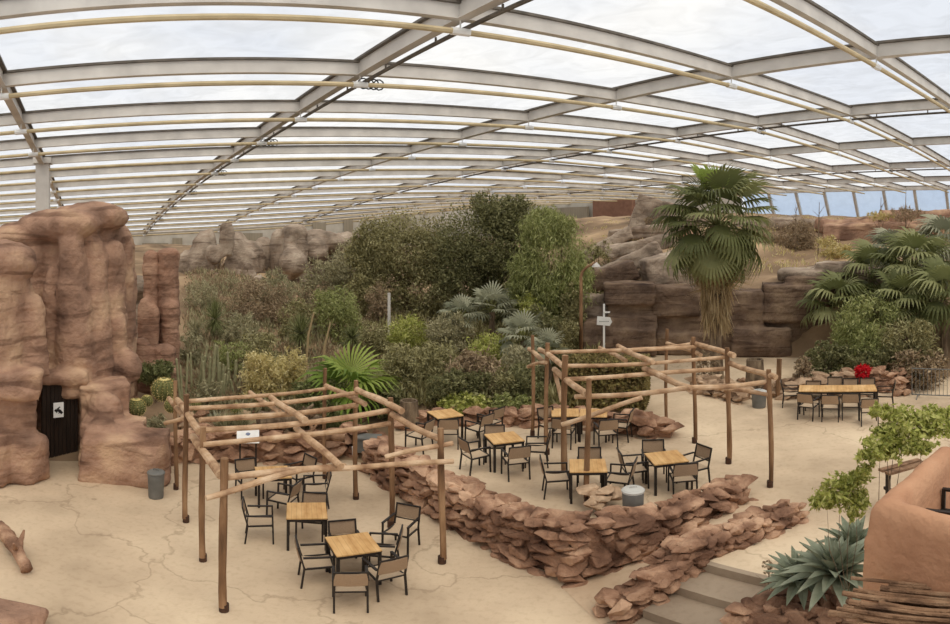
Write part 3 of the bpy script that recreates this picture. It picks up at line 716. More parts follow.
for k in range(24):
    px = random.choice([random.uniform(230, 300), random.uniform(590, 690), random.uniform(740, 900)]); r = random.uniform(.25, .8); m_ = random.choice(['rockgrey', 'stonelight', 'rock'])
    boulder(px, random.uniform(30, 46), r, blabel('boulder', r, m_, px, [(400, 'below the twin-peaked rock hill'), (700, 'on the slope under the brown bay'), (999, 'on the slope below the blue glazing')]), m_, group='boulders on the far slope')
boulder(8, 8.05, .85, 'smooth pinkish rock edge at the lower left corner of the yard', 'rock', z=0, flat=.5, group=None)
for px, py, r, lb in ((590, 497, .28, 'flat pale stone lying on the terrace wall corner beside a post'), (600, 490, .34, 'rough pale stone heap beside the blue lidded bin')):
    q = W(px, py, 1.0); b = MB()
    for k in range(5): stone(b, (random.uniform(-.25, .25), random.uniform(-.12, .12), .05 + random.uniform(-.05, .2)), (r, r * .7, r * .4))
    tag(b.build('stone_heap', M['stonelight'], loc=(q.x, q.y, .8)), lb, 'rock')

# logs
def woodlog(a_, c_, r, label, m='drift', knots=3, nm='driftwood_log', bend=.1):
    b = MB(); n = 12; pts = []; rr = []
    for k in range(n + 1):
        t = k / n; p = Vector(a_).lerp(Vector(c_), t) + Vector((0, 0, bend * math.sin(PI * t))); p.z += random.uniform(-.02, .02)
        pts.append(p); rr.append(r * (1 - .35 * t) * random.uniform(.85, 1.12))
    b.tube(pts, rr, 10, wob=.12); o = b.build(nm, M[m], smooth=True)
    for k in range(knots):
        p = pts[random.randint(2, n - 2)]; s2 = MB(); d = Vector((random.uniform(-1, 1), random.uniform(-1, 1), random.uniform(.3, 1))).normalized()
        s2.tube([p, p + d * r * 1.8, p + d * r * 2.6 + Vector((0, 0, .05))], [r * .4, r * .3, r * .12], 7); s2.build('branch_stub', M[m], o)
    return tag(o, label, 'log')
q1, q2 = W(3, 537, .15), W(27, 570, .12)
woodlog((q1.x - .35, q1.y + .25, .16), (q2.x, q2.y, .13), .16, 'weathered driftwood log lying on the sand at the left edge', m='stone')
woodlog(WD(258, 16.2, 1.05), WD(322, 16.0, 1.1), .24, 'thick dark fallen trunk on the rocks behind the orange-topped table', 'bark', 4)
woodlog(WD(285, 15.6, .72), WD(345, 15.5, .75), .16, 'paler fallen log in front of the dark trunk behind the left pergola', 'drift', 2)
for px, D, h_, r, lb in ((755, 21.6, 1.0, .34, 'hollow tree stump standing at the end of the curved stone edging'), (409, 16.9, .75, .28, 'carved brown stump beside the first terrace table')):
    b = MB(); b.lathe([(r * 1.1, 0), (r, h_ * .3), (r * .95, h_ * .7), (r * .9, h_), (r * .7, h_), (r * .65, h_ * .8)], 14)
    o = b.build('tree_stump', M['bark'], smooth=False, loc=HP(px, D, .1) if px > 700 else WD(px, D, .7)); tag(o, lb, 'tree stump')

# ================================================================== FURNITURE
def make_chair():
    t = empty('armchair', (0, 0, 0))
    hw, hd = .25, .25
    for sx in (-1, 1):
        b = MB(); b.bar((sx * hw, .25, 0), (sx * hw, .235, .65), .032, .032); b.build('leg', M['frame'], t)
        b = MB(); b.bar((sx * (hw - .01), -.27, 0), (sx * (hw - .01), -.22, .44), .032, .032); b.build('leg', M['frame'], t)
        b = MB(); b.bar((sx * hw, .25, .65), (sx * (hw - .005), -.24, .655), .045, .025); b.build('armrest', M['frame'], t)
    b = MB()
    for sx in (-1, 1):
        b.bar((sx * (hw - .02), .25, .43), (sx * (hw - .02), -.23, .41), .026, .035); b.bar((sx * (hw - .01), -.22, .43), (sx * (hw - .015), -.32, .86), .03, .026)
    b.bar((-hw, .24, .43), (hw, .24, .43), .03, .026); b.bar((-hw, -.22, .415), (hw, -.22, .415), .03, .026)
    b.bar((-hw, -.318, .86), (hw, -.318, .86), .026, .03); b.bar((-hw, -.255, .57), (hw, -.255, .57), .02, .02)
    b.build('frame', M['frame'], t)
    b = MB(); n = 6; V = []; Fc = []
    for i in range(n + 1):
        y = .24 - .46 * i / n; z = .435 - .025 * math.sin(PI * i / n)
        for dz in (0, -.012): V += [(-.235, y, z + dz), (.235, y, z + dz)]
    for i in range(n):
        a_ = 4 * i; Fc += [(a_, a_ + 1, a_ + 5, a_ + 4), (a_ + 2, a_ + 6, a_ + 7, a_ + 3), (a_, a_ + 4, a_ + 6, a_ + 2), (a_ + 1, a_ + 3, a_ + 7, a_ + 5)]
    Fc += [(0, 2, 3, 1), (4 * n, 4 * n + 1, 4 * n + 3, 4 * n + 2)]
    mk('seat', V, Fc, M['seatf'], t)
    V = []; Fc = []
    for i in range(n + 1):
        x = -.245 + .49 * i / n; c = -.03 * math.sin(PI * i / n)
        for dy in (0, -.012): V += [(x, -.26 + c + dy, .575), (x, -.314 + c + dy, .85)]
    for i in range(n):
        a_ = 4 * i; Fc += [(a_, a_ + 1, a_ + 5, a_ + 4), (a_ + 2, a_ + 6, a_ + 7, a_ + 3), (a_, a_ + 4, a_ + 6, a_ + 2), (a_ + 1, a_ + 3, a_ + 7, a_ + 5)]
    Fc += [(0, 2, 3, 1), (4 * n, 4 * n + 1, 4 * n + 3, 4 * n + 2)]
    mk('backrest', V, Fc, M['sling'], t)
    return t
chair0 = make_chair(); remember(chair0); used = [False]
def chair(px, py, dl, label, group, zf=0.0, fl=1.0):
    """px,py: centre of the top rail; dl: heading relative to the line of sight"""
    q = W(px, py, zf + .86); a_ = az(px) + math.radians(dl)
    d = Vector((math.sin(a_), math.cos(a_), 0)); q = q + d * .315
    o = chair0 if not used[0] else copy_tree(chair0); used[0] = True
    o.location = (q.x, q.y, zf); o.rotation_euler = (0, 0, -a_); tag(o, label, 'chair', group); return o
def table(cs, zf, label, group, leg=.05, long=False):
    P_ = [W(x, y, zf + .75) for x, y in cs]       # back-left, back-right, front-right, front-left
    c = sum(P_, Vector()) / 4
    ex = ((P_[1] - P_[0]) + (P_[2] - P_[3])) / 2; ey = ((P_[0] - P_[3]) + (P_[1] - P_[2])) / 2
    a_ = math.atan2(ex.y, ex.x); a2 = math.atan2(ey.y, ey.x) - PI / 2
    while a2 - a_ > PI: a2 -= 2 * PI
    while a2 - a_ < -PI: a2 += 2 * PI
    a_ = (a_ + a2) / 2
    wd = .74; dp = .74
    if long: wd = 2.4; dp = .8
    t = empty('dining_table', (c.x, c.y, zf), a_, label, 'table', group)
    b = MB(); b.box((0, 0, .74), (wd, dp, .028)); b.build('tabletop', M['wood'], t)
    b = MB()
    for sy in (-1, 1): b.box((0, sy * (dp / 2 - .02), .70), (wd - .03, .03, .06))
    for sx in (-1, 1): b.box((sx * (wd / 2 - .02), 0, .70), (.03, dp - .03, .06))
    b.box((0, 0, .722), (wd + .006, dp + .006, .012)); b.build('apron', M['frame'], t)
    for sx in (-1, 1):
        for sy in (-1, 1):
            b = MB(); b.box((sx * (wd / 2 - .03), sy * (dp / 2 - .03), .36), (leg, leg, .72)); b.build('leg', M['frame'], t)
    return t
GL, GT, GB = 'chairs under the left pergola', 'chairs on the terrace', 'chairs at the ten-seat table'
table([(287, 503), (325, 503), (327.7, 518), (287, 518)], 0, 'square wood-topped table squarely facing the camera under the left pergola', 'tables under the left pergola')
table([(326, 537), (367, 532), (382, 550), (336, 557)], 0, 'nearest square wood-topped table, set askew, with five chairs around it', 'tables under the left pergola')
table([(255, 467), (289, 465), (291, 477), (256, 480)], 0, 'orange wood table at the back of the left pergola near the fallen trunk', 'tables under the left pergola')
GTT = 'tables on the terrace'
table([(426, 412), (451, 409), (464.5, 415.5), (438.5, 417.5)], TZ, 'leftmost terrace table beside the bright green ground cover', GTT)
table([(484, 434), (512, 431), (526, 441), (494, 444)], TZ, 'terrace table set askew between four chairs left of the right pergola posts', GTT)
table([(566.5, 459), (607, 459.5), (609.5, 471), (568.5, 472)], TZ, 'terrace table crossed by a brown post, next to the blue-lidded bin', GTT)
table([(641.7, 452.7), (675.6, 451), (691.7, 461), (656, 464)], TZ, 'rightmost square terrace table with four chairs inside the right pergola', GTT)
table([(553, 408), (580, 407), (578, 417), (550, 418)], TZ, 'left one of two tables by the back edging wall of the terrace', GTT)
table([(582, 407.5), (607, 408), (605, 418), (580, 418)], TZ, 'right one of two tables by the back edging wall of the terrace', GTT)
table([(800, 385), (874, 385), (876.5, 391), (800, 391)], TZ, 'long wooden dining table for ten beyond the right pergola', None, long=True)
for a in [
    (243, 502, 92, 'armchair standing alone left of the square-facing table, turned right'),
    (297, 483, -65, 'armchair just behind the left corner of the square-facing table, turned to the orange table'),
    (315, 493, 191, 'armchair tucked behind the square-facing table, facing the camera'),
    (330, 471, -95, 'armchair seen side-on, farthest right in the back of the left pergola'),
    (310.5, 456, -125, 'armchair with its pale back by the fallen trunk, right of the orange table'),
    (245, 459, 163, 'armchair left of the orange table by the front log rail'),
    (297, 542, 85, 'armchair left of the nearest askew table, facing right'),
    (342, 520.5, 168, 'armchair behind the nearest askew table, facing the camera'),
    (351, 573, -2, 'nearest armchair of all, seen from behind at the bottom'),
    (394, 559, -28, 'armchair seen from behind at the right front corner of the nearest table'),
    (401, 531, -85, 'armchair right of the nearest table, seen side-on facing left'),
    (408.5, 505, 205, 'armchair facing the camera beside the middle right post of the left pergola')]:
    chair(*a, GL)
for a in [
    (430, 421, -60, 'dark-backed armchair left in front of the leftmost terrace table'),
    (448.5, 419.5, 0, 'armchair seen straight from behind at the leftmost terrace table'),
    (488, 415, -50, 'front one of the two left-facing armchairs right of the leftmost terrace table'),
    (499, 408.5, -50, 'rear one of the two left-facing armchairs right of the leftmost terrace table'),
    (463, 439.5, 62, 'armchair left of the askew terrace table, turned right beside the rubble wall'),
    (494.5, 425, 180, 'pale-backed armchair behind the askew terrace table'),
    (520, 447, -18, 'armchair seen from behind in front of the askew terrace table'),
    (550, 432, -90, 'armchair facing left, right of the askew terrace table'),
    (541, 459, 86, 'armchair facing right, left of the table crossed by a post'),
    (589.5, 447.5, 180, 'armchair behind the table crossed by a post'),
    (635, 461, -80, 'armchair facing left behind the blue-lidded bin'),
    (619.5, 451.5, 78, 'armchair facing right, left of the rightmost square terrace table'),
    (653, 440, 176, 'armchair behind the rightmost square terrace table'),
    (704, 446, -132, 'armchair right of the rightmost square terrace table, turned to the camera'),
    (686, 464, -12, 'dark-backed armchair in front of the rightmost square terrace table'),
    (561, 419, 14, 'left one of two armchairs seen from behind at the back edging tables'),
    (609, 420, -15, 'right one of two armchairs seen from behind at the back edging tables'),
    (632, 410.5, -78, 'armchair at the right end of the back edging tables by the stone heap'),
    (545, 407.5, 150, 'armchair half hidden by posts at the left end of the back edging tables')]:
    chair(*a, GT, TZ)
for a in [
    (813.5, 381, 180, 'leftmost back-row chair of the ten-seat table, its pale back low'),
    (835, 377, 180, 'tallest pale-backed chair in the back row of the long table'),
    (850.5, 378.5, 180, 'third chair from the left in the back row of the long table'),
    (867.5, 378, 180, 'rightmost back-row chair of the long table, under the red flower'),
    (804.5, 394, 22, 'leftmost front-row chair of the long table, turned a little right'),
    (830, 395.5, 3, 'second front-row chair from the left at the long table'),
    (850.5, 394, 0, 'third front-row chair from the left at the long table'),
    (870, 399, -6, 'rightmost front-row chair of the long table, pulled out farthest'),
    (781, 381, 90, 'chair at the left head of the long table, facing right'),
    (895, 382, -90, 'chair at the right head of the long table, above the leafy branch')]:
    chair(*a, GB, TZ)

# ---- pergolas
def zpt(px, py, D): return WY(px, py, D)
def rotz_to(v): return math.atan2(v.y, v.x)
def pergola(name, posts, zf, logs, rails, label, top=2.87):
    root = empty(name, (posts[0][0].x, posts[0][0].y, zf), 0, label, 'pergola')
    base = root.location.copy()
    for (p, ht, r) in posts:
        b = MB(); n = 8; pts = []
        ph = random.uniform(0, 6)
        for k in range(n + 1):
            t = k / n; pts.append(Vector((p.x + .025 * math.sin(ph + 3 * t), p.y + .025 * math.cos(ph + 4 * t), zf + .1 + (ht - .1) * t)) - base)
        b.tube(pts, [r * random.uniform(.9, 1.08) for _ in pts], 9); o = b.build('post', M['post'], root, smooth=False)
        b = MB(); b.tube([Vector((p.x, p.y, zf)) - base, Vector((p.x, p.y, zf + .16)) - base], r * 1.25, 10); b.build('post_shoe', M['shoe'], o)
    for nm, lst, m in (('top_log', logs, M['log']), ('cross_rail', rails, M['log'])):
        for (a_, c_, r) in lst:
            b = MB(); n = 7; pts = []; ph = random.uniform(0, 6)
            for k in range(n + 1):
                t = k / n; p = Vector(a_).lerp(Vector(c_), t); p.z += .02 * math.sin(ph + 5 * t); pts.append(p - base)
            b.tube(pts, [r * random.uniform(.92, 1.08) for _ in pts], 10); b.build(nm, m, root)
    return root
def row(a_, c_, t): return a_.lerp(c_, t)
random.seed(33)
# left pergola
cC, cB, cA, cG = W(224, 611), W(203, 561), W(186, 522), WD(176, 13.8)
dD, dE, dF, dG = W(442, 563), W(391, 527), W(356, 499), WD(325, 14.5)
posts = [(cC, 2.86, .06), (cB, 2.8, .055), (cA, 2.95, .055), (cG, 2.8, .05), (dD, 2.8, .06), (dE, 2.95, .06), (dF, 2.95, .055), (dG, 2.95, .05)]
def Z(px, py, near):   # a point seen at px,py, standing over the row line through two ground points
    A, B_ = near; d = B_ - A; ta = math.tan(az(px))
    t = (A.x - ta * A.y) / (ta * d.y - d.x); q = A + d * t; D = math.hypot(q.x, q.y)
    return WY(px, py, D)
rl, rr_ = (cC, cG), (dD, dG); rm = ((cC + dD) / 2, (cG + dG) / 2)
logs = [(Z(169, 398, rl), Z(186, 420, rl), .06), (Z(177.5, 400, rl), Z(199.5, 431, rl), .07), (Z(193, 436, rl), Z(221, 476, rl), .07),
        (Z(250, 392, rm), Z(280, 413, rm), .055), (Z(271, 397, rm), Z(305, 421, rm), .065), (Z(296, 427, rm), Z(341, 467, rm), .065),
        (Z(326, 385, rr_), Z(365, 404, rr_), .06), (Z(357, 389, rr_), Z(402, 411, rr_), .07), (Z(392, 415, rr_), Z(441, 440, rr_), .065)]
def rail(x0, y0, x1, y1, ra, rb, r=.055): return (Z(x0, y0, ra), Z(x1, y1, rb), r)
rails = [rail(187, 402, 327, 388, rl, rr_, .045), rail(189, 409, 357, 393.5, rl, rr_, .05), rail(200, 421, 357, 405, rl, rr_), rail(201, 431, 389, 411, rl, rr_), rail(203, 445, 390, 422.5, rl, rr_, .05)]
z1 = lambda px, py, D: WY(px, py, D)
rails += [(z1(221, 477, 8.65), z1(345, 465, 9.7), .055), (z1(318, 468, 9.4), z1(453, 461, 10.2), .05), (z1(206, 497, 8.45), z1(300, 470, 9.1), .05), (z1(385, 457, 10.1), z1(453, 442, 10.3), .045)]
rails += [(z1(165, 424, 12.8), z1(192, 414, 12.1), .045)]
pergola('pergola', posts, 0, logs, rails, 'open log pergola over the tables in the sandy yard on the left')
# right pergola
h1 = lambda px, py: W(px, py, TZ)
n1, n2, n3, n4 = WD(587.5, 11.75, TZ), WD(565, 13.15, TZ), WD(547, 14.7, TZ), h1(532.5, 435.6)
m1, m2, m3, m4 = h1(770, 487), h1(728.5, 463.5), h1(694.5, 443), h1(666.7, 424)
posts = [(n1, 2.75, .055), (n2, 2.95, .07), (n3, 2.95, .055), (n4, 2.9, .05), (m1, 2.75, .055), (m2, 2.95, .06), (m3, 2.95, .055), (m4, 2.9, .05)]
ll, lr = (n1, n4), (m1, m4); lm = ((n1 + m1) / 2, (n4 + m4) / 2)
logs = [(Z(529, 349, ll), Z(545, 362, ll), .06), (Z(539.5, 349, ll), Z(564, 366, ll), .065), (Z(554.5, 370, ll), Z(587, 395, ll), .07),
        (Z(599.5, 347, lm), Z(626, 361, lm), .055), (Z(618, 346, lm), Z(653, 363, lm), .065), (Z(644, 369, lm), Z(690, 388, lm), .07),
        (Z(667, 342.5, lr), Z(701, 355, lr), .055), (Z(692, 341.5, lr), Z(734, 356, lr), .065), (Z(730, 363, lr), Z(776, 378, lr), .065)]
rails = [rail(546, 353, 696, 346, ll, lr, .05), rail(560, 366, 725, 358, ll, lr, .045), rail(566, 378.5, 725, 368.5, ll, lr, .05), rail(575, 397.5, 690, 388, ll, lm), rail(680, 389, 768, 382, lm, lr, .055)]
rails += [(z1(562, 424, 12.3), z1(642, 398, 11.9), .05), (z1(528, 366, 15.9), z1(546, 362, 14.6), .045), (z1(720, 388, 13.1), z1(768, 394, 12.55), .045), (z1(555, 372, 13.9), z1(562, 402, 13.5), .05), (z1(632, 350, 15.6), z1(690, 344, 16), .04)]
pergola('pergola', posts, TZ, logs, rails, 'open log pergola over the raised terrace tables in the middle')

# ---- bins, sign, lamp post, barrier
def binn(q, r, h_, label, lid='binlid', body='bin'):
    t = empty('litter_bin', q, 0, label, 'bin')
    b = MB(); b.lathe([(r * .88, 0), (r * .9, .02), (r, h_ * .93), (r, h_)], 20); b.build('body', M[body], t, True)
    b = MB(); b.lathe([(r * 1.06, h_), (r * 1.08, h_ + .04), (r * .9, h_ + .07), (r * .3, h_ + .085)], 20); b.build('lid', M[lid], t)
    b = MB(); b.tube([(-.07, 0, h_ + .08), (-.05, 0, h_ + .12), (.05, 0, h_ + .12), (.07, 0, h_ + .08)], .012, 6); b.build('lid_handle', M[lid], t)
binn(W(156, 497), .19, .62, 'grey round bin beside the rock wall in the left yard', 'bin')
binn(W(633, 522, TZ), .2, .68, 'grey bin with pale blue lid behind the rubble wall')
binn(W(759, 407, TZ), .24, .5, 'squat grey bin at the foot of the curved stone edging')
q = WD(368, 15.9, .25); t = empty('planter_box', q, 0, 'dark grey-green box with a small white cup behind the left pergola', 'box')
b = MB(); b.box((0, 0, .2), (.6, .4, .4)); b.box((0, 0, .42), (.68, .48, .04)); b.build('body', M['bin'], t)
b = MB(); b.lathe([(.04, .1), (.05, .35)], 12, (-.3, -.4, -.1)); b.build('cup', M['white'], t)
# sign board
q = WY(248, 436, 15.0); an_ = -az(248)
t = empty('info_board', (q.x, q.y, .0), an_, 'white tilted information board behind the left pergola', 'sign')
b = MB(); R = Matrix.Rotation(-.9, 3, 'X'); b.box((0, 0, q.z), (.56, .03, .42), mat=Matrix.Rotation(-.75, 3, 'X')); b.build('panel', M['white'], t)
b = MB()
for sx in (-1, 1): b.box((sx * .2, .05, q.z / 2 - .02), (.04, .04, q.z - .1))
b.build('leg', M['frame'], t)
b = MB(); R = Matrix.Rotation(-.75, 3, 'X')
V, Fc = icos((0, 0, 0), (.07, .012, .05), 1); b.add([R @ (Vector(v) + Vector((0, -.018, .05))) + Vector((0, 0, q.z)) for v in V], Fc)
m_ = mat('grey_blue_print', [s(110, 118, 140), s(130, 138, 158)], 4); b.build('emblem', m_, t)
# white direction sign
q = WD(604, 26.6, TZ); D = 26.6; ht = WY(0, 304, D).z - TZ
t = empty('direction_sign', q, -az(604), 'white signpost with two short arrow boards by the dark slabs', 'sign')
b = MB(); b.box((0, 0, ht / 2), (.09, .09, ht)); b.build('post', M['white'], t)
b = MB(); b.add([(-.32, -.08, ht * .64), (.25, -.08, ht * .62), (.36, -.08, ht * .69), (.27, -.08, ht * .77), (-.3, -.08, ht * .79),
                 (-.32, -.04, ht * .64), (.25, -.04, ht * .62), (.36, -.04, ht * .69), (.27, -.04, ht * .77), (-.3, -.04, ht * .79)],
                [(0, 1, 2, 3, 4), (9, 8, 7, 6, 5)] + [(i, i + 5, (i + 1) % 5 + 5, (i + 1) % 5) for i in range(5)]); b.build('arrow_board', M['white'], t)
b = MB()
for k in range(5): b.box((-.18 + .09 * k, -.085, ht * .70), (.06, .008, .03))
b.build('lettering', M['bin'], t)
b = MB(); b.box((.12, -.06, ht * .86), (.3, .03, .07)); b.build('arrow_board', M['white'], t)
# curved lamp post + bell lamp
q = WD(581, 26.2, TZ); D = 26.2
t = empty('lamp_post', q, -az(581), 'slender rusty lamp post bent over at the top, left of the dark slabs', 'lamp post')
hz = WY(0, 270, D).z - TZ
b = MB(); pts = [(0, 0, 0), (0, 0, hz * .5), (0, 0, hz * .93), (.06, 0, hz * .98), (.25, 0, hz * 1.03), (.65, 0, hz * 1.08)]; b.tube(pts, [.09, .08, .07, .065, .055, .045], 9); b.build('pole', M['post'], t, True)
b = MB(); b.lathe([(.04, 0), (.16, -.12), (.2, -.2), (.12, -.2)], 14, (.66, 0, hz * 1.08)); b.build('lamp_shade', M['steel'], t)
for px, py, D2, lb in ((563, 286, 28.5, 'yellowish bell lamp hanging in front of the feathery tree'), (551, 279, 29, 'small pale bell lamp left of the yellowish one')):
    q = WY(px, py, D2); gz = hill(px, D2)
    t = empty('hanging_lamp', (q.x, q.y, gz), 0, lb, 'lamp')
    h0 = q.z - gz
    b = MB(); b.tube([(.55, 0, 0), (.5, 0, h0 * .9), (.4, 0, h0 + .55), (.15, 0, h0 + .75), (0, 0, h0 + .6), (0, 0, h0 + .25)], .035, 7); b.build('pole', M['post'], t)
    b = MB(); b.lathe([(.06, .3), (.12, .18), (.28, 0), (.3, -.06), (.1, -.06)], 16, (0, 0, h0)); b.build('lamp_shade', mat('straw_shade', [s(190, 160, 96), s(214, 190, 130)], 5) if px == 563 else M['steel'], t)
# post and barrier
q = WD(778, 20.2, TZ); b = MB(); b.tube([(0, 0, 0), (.05, 0, 1.4)], .09, 9); tag(b.build('wooden_stake', M['post'], loc=q), 'lone wooden stake standing at the end of the stone edging', 'post')
q = WD(389, 27); gz = hill(389, 27); b = MB(); b.tube([(0, 0, 0), (0, 0, WY(0, 293, 27).z - gz)], .07, 9); tag(b.build('wooden_stake', M['steel'], loc=(q.x, q.y, gz)), 'pale slim stake in front of the left dense tree', 'post')
A, B_ = WD(912, 20.3, TZ), WD(975, 20.0, TZ)
t = empty('crowd_barrier', (A.x, A.y, TZ), math.atan2(B_.y - A.y, B_.x - A.x), 'grey metal crowd barrier at the right edge below the palms', 'barrier')
L = (B_ - A).length
b = MB(); b.tube([(0, 0, .12), (0, 0, 1.05), (L, 0, 1.05), (L, 0, .12), (0, 0, .12)], .022, 8); b.build('frame', M['bin'], t)
for k in range(1, 16):
    b = MB(); b.tube([(L * k / 16, 0, .12), (L * k / 16, 0, 1.05)], .01, 6); b.build('bar', M['bin'], t)
b = MB()
for x in (.2, L - .2): b = MB(); b.tube([(x, -.3, 0), (x, 0, .12), (x, .3, 0)], .02, 6); b.build('foot', M['bin'], t)
# bench
A, B_ = W(887, 470, TZ + .45), W(925, 458, TZ + .45)
A = WY(887, 476, 11.0); B_ = WY(926, 463, 11.6); gz = TZ
t = empty('wooden_bench', (A.x, A.y, TZ), math.atan2(B_.y - A.y, B_.x - A.x), 'weathered plank bench half hidden behind the adobe parapet', 'bench')
L = (B_ - A).length
for y_, z_ in ((0, 1.0), (.2, 1.0), (-.25, .62), (-.42, .62)):
    b = MB(); b.box((L / 2, y_, z_ ), (L, .14, .05)); b.build('plank', M['drift'], t)
b = MB()
for x in (.1, L - .1): b = MB(); b.bar((x, .1, 0), (x, .1, 1.0), .07, .07); b.bar((x, -.35, 0), (x, -.33, .62), .07, .07); b.bar((x, -.4, .6), (x, .2, .6), .06, .06); b.build('trestle', M['frame'], t)

# ---- adobe balcony, sticks
zt = 4.05
k0 = WD(885, 4.6); k1 = WD(985, 4.15); k2 = WD(945, 5.9); k3 = WD(1010, 6.3)
def adwall(a_, c_, z0, z1, th):
    d = (c_ - a_); L = d.length; an = math.atan2(d.y, d.x); mid = (a_ + c_) / 2
    b = MB(); R = Matrix.Rotation(an, 3, 'Z'); x = L / 2 + th / 2
    V = []
    for z, e in ((z0, .14), (z1 - .12, 0.0), (z1, -.05)):
        for sx, sy in ((-1, -1), (1, -1), (1, 1), (-1, 1)):
            V.append(R @ Vector((sx * (x + e), sy * (th / 2 + e), 0)) + Vector((mid.x, mid.y, z)))
    Fc = [(3, 2, 1, 0), (8, 9, 10, 11)]
    for l in range(2):
        for i in range(4): a4 = l * 4 + i; b4 = l * 4 + (i + 1) % 4; Fc.append((a4, b4, b4 + 4, a4 + 4))
    b.add(V, Fc); return b.V, b.F
fl_ = MB(); mid = (k0 + k1 + k2 + k3) / 4
fl_.add([(q.x, q.y, z) for z in (0, 3.1) for q in (k0, k1, k3, k2)], [(3, 2, 1, 0), (4, 5, 6, 7), (0, 1, 5, 4), (1, 2, 6, 5), (2, 3, 7, 6), (3, 0, 4, 7)])
ad = lump('adobe_balcony', [adwall(k0, k1, 0, zt, .22), adwall(k0, k2, 0, zt, .22), (fl_.V, fl_.F)], M['adobe'], voxel=.055, amp=.02, fsc=2, strata=0, soft=2)
tag(ad, 'curving orange adobe balcony parapet at the lower right', 'parapet')
# chair on the balcony
c = copy_tree(chair0); q = WD(962, 5.15); c.location = (q.x, q.y, 3.1); c.rotation_euler = (0, 0, .5); tag(c, 'dark-framed chair on the adobe balcony, only its top corner in view', 'chair')
# thatch of sticks on a ledge below
random.seed(8)
a0, a1 = WD(842, 3.95), WD(1000, 3.75)
dv = (a1 - a0).normalized(); nv = Vector((-dv.y, dv.x, 0))
b = MB(); c = (a0 + a1) / 2 + dv * .25; b.box((c.x, c.y, 1.55), ((a1 - a0).length, 1.2, 3.1), rz=math.atan2(dv.y, dv.x))
b.build('tmp', M['adobe']); o = bpy.data.objects['tmp']; o.name = 'adobe_ledge'; tag(o, 'low adobe ledge carrying the bundle of bare sticks', 'ledge')
for k in range(46):
    off = random.uniform(-.5, .5); z = 3.2 + .04 * (k % 4) + random.uniform(0, .02) + .07 * (off + .5)
    s0 = a0 + nv * off + dv * random.uniform(-.12, .25); s1 = a0 + nv * (off + random.uniform(-.05, .05)) + dv * (1.45 + random.uniform(-.2, .2))
    b = MB(); n = 6; r = random.uniform(.016, .03)
    pts = [s0.lerp(s1, t / n) + Vector((0, 0, z + random.uniform(-.012, .012))) for t in range(n + 1)]
    b.tube(pts, [r * random.uniform(.85, 1.1) for _ in pts], 7); o = b.build('bare_stick', M['drift'])
    tag(o, 'bare peeled stick in the bundle below the adobe parapet', 'stick', 'sticks laid on the adobe ledge')
#@@PLANTS
# ================================================================== PLANTS
rng = np.random.default_rng(5)
def addrand(m):
    n = m.node_tree
    for nd in list(n.nodes):
        if nd.type == 'VALTORGB' and nd.inputs[0].links and nd.inputs[0].links[0].from_socket.name == 'Random Per Island':
            src = nd.inputs[0].links[0].from_socket
            oi = n.nodes.new('ShaderNodeObjectInfo'); a_ = n.nodes.new('ShaderNodeMath'); a_.operation = 'ADD'; f_ = n.nodes.new('ShaderNodeMath'); f_.operation = 'FRACT'
            n.links.new(src, a_.inputs[0]); n.links.new(oi.outputs['Random'], a_.inputs[1]); n.links.new(a_.outputs[0], f_.inputs[0]); n.links.new(f_.outputs[0], nd.inputs[0])
for k_, m_ in M.items():
    if k_.startswith('lf_'): addrand(m_)

def unit(v): return v / np.maximum(1e-9, np.linalg.norm(v, axis=-1, keepdims=True))
def leafcloud(blobs, n, ln, wd, clump=14, cs=.16, droop=0.0, shell=.55, up=0.0):
    """diamond leaves gathered in clumps inside ellipsoids; returns (4n,3) corner array"""
    vol = np.array([b[1][0] * b[1][1] * b[1][2] for b in blobs]) ** .67; vol = vol / vol.sum()
    nc = max(1, n // clump); out = []
    bi = rng.choice(len(blobs), nc, p=vol)
    C_ = np.array([b[0] for b in blobs])[bi]; R_ = np.array([b[1] for b in blobs])[bi]
    d = unit(rng.normal(size=(nc, 3))); rad = shell + (1 - shell) * rng.random((nc, 1)) ** .7
    cc = C_ + d * rad * R_
    rmin = R_.min(axis=1, keepdims=True)
    P_ = np.repeat(cc, clump, 0) + rng.normal(size=(nc * clump, 3)) * np.repeat(rmin * cs, clump, 0)
    N_ = len(P_)
    dirs = unit(rng.normal(size=(N_, 3)) + np.array([0, 0, up - droop * 2.2]) + .5 * np.repeat(d, clump, 0))
    side = unit(np.cross(dirs, rng.normal(size=(N_, 3))))
    L_ = ln * rng.uniform(.6, 1.35, (N_, 1)); Wd = wd * rng.uniform(.7, 1.3, (N_, 1))
    a = P_ - dirs * L_ / 2; c = P_ + dirs * L_ / 2; nn = np.cross(dirs, side)
    b = P_ + side * Wd / 2 + nn * Wd * .15; e = P_ - side * Wd / 2 + nn * Wd * .15
    return np.stack([a, b, c, e], 1).reshape(-1, 3)
def pblob(px, py, D, rx, ry, rz=None):
    c = WY(px, py, D); k = D / F; return ((c.x, c.y, c.z), (rx * k, (rz or rx) * k * .9, ry * k))
def blobify(bl, base, k=5, sc=.5):
    out = []
    for c, r in bl:
        out.append((c, tuple(q * .86 for q in r)))
        for _ in range(k):
            d = unit(rng.normal(size=3)); out.append((tuple(np.array(c) + d * np.array(r) * .7), tuple(np.array(r) * sc * rng.uniform(.6, 1.1))))
    return out
